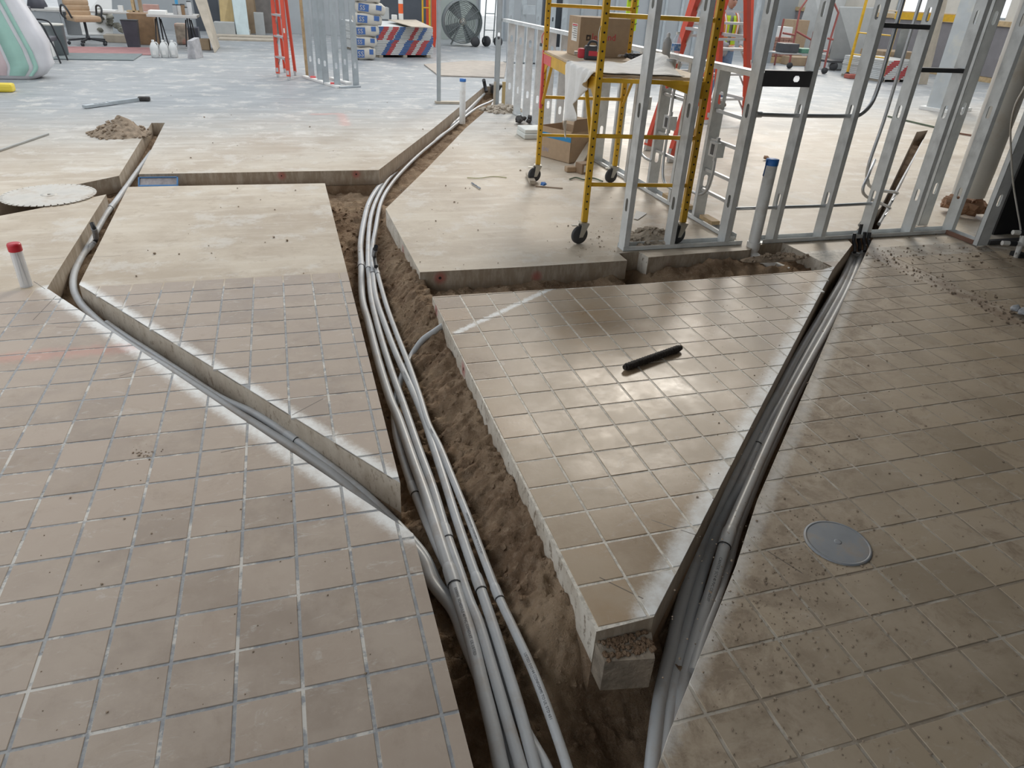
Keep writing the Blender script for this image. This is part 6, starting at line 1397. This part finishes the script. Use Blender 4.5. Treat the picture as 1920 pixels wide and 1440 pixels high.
# safety vest: torso shell with an open front, stripes over it
def shell(name, m, zs, a0, a1, off, parent=per):
    b = MB(); n = 22; prof_ = {.92: (.185, .135), 1.0: (.182, .132), 1.12: (.175, .128), 1.25: (.190, .132), 1.36: (.185, .122), 1.44: (.135, .10)}
    ks = sorted(prof_)
    def rad(z):
        for i in range(len(ks)-1):
            if ks[i] <= z <= ks[i+1]: t = (z-ks[i])/(ks[i+1]-ks[i]); return tuple(prof_[ks[i]][q]*(1-t)+prof_[ks[i+1]][q]*t for q in (0, 1))
        return prof_[ks[-1]]
    vs = []
    for z in zs:
        rx, ry = rad(z)
        for k in range(n+1): a = a0+(a1-a0)*k/n; vs.append(Vector(((rx+off)*math.cos(a), (ry+off)*math.sin(a), z)))
    b.add(vs, [(j*(n+1)+k, j*(n+1)+k+1, (j+1)*(n+1)+k+1, (j+1)*(n+1)+k) for j in range(len(zs)-1) for k in range(n)], True)
    o = b.build(name, m, parent, world=False); md = o.modifiers.new('thick', 'SOLIDIFY'); md.thickness = .004; return o
f0 = -math.pi/2
vt = shell('vest', 'vest_lime', [.92, 1.0, 1.08, 1.16, 1.25, 1.33, 1.40, 1.44], f0+.18, f0+2*math.pi-.18, .012)
for z in (.97, 1.14): shell('orange_band', 'vest_orange', [z-.035, z, z+.035], f0+.2, f0+2*math.pi-.2, .016, vt); shell('silver_band', 'vest_silver', [z-.02, z, z+.02], f0+.2, f0+2*math.pi-.2, .019, vt)
for s in (-1, 1):
    for w, off, m, nm in ((.05, .018, 'vest_orange', 'orange_strap'), (.026, .023, 'vest_silver', 'silver_strap')):
        P = [V3(s*.10, -.137-off, 1.14), V3(s*.11, -.138-off, 1.28), V3(s*.12, -.112-off, 1.38), V3(s*.12, -.05-off*.3, 1.455+off), V3(s*.12, .05, 1.46+off), V3(s*.11, .12+off, 1.36)]
        b = MB(); Q = spline(P, 4); b.add([q+V3(d*w/2, 0, 0) for q in Q for d in (-1, 1)], [(2*i, 2*i+1, 2*i+3, 2*i+2) for i in range(len(Q)-1)], True); o = b.build(nm, m, vt, world=False); o.modifiers.new('thick', 'SOLIDIFY').thickness = .003
# second vest hanging on the far studs behind the scaffold
v_ = 9.2; a = atv(1183, 22, v_); hv = thing('hanging_vest', 'lime green safety vest hanging behind the scaffold carton', 'vest', (a.x, v_, a.z-.3))
MB().bbox(a.x-.06, a.x+.10, v_, v_+.03, a.z-.22, a.z+.22, .012).build('vest_cloth', 'vest_lime', hv)
for i in range(4): q = a.z-.18+.1*i; MB().bar((a.x-.05, v_-.004, q), (a.x+.10, v_-.004, q+.05), .02, .006).build('dark_mark', 'charcoal', hv)
MB().tube([(a.x, v_+.015, a.z+.2), (a.x, v_+.015, a.z+.9)], .01, 8).build('hook', 'zinc', hv)
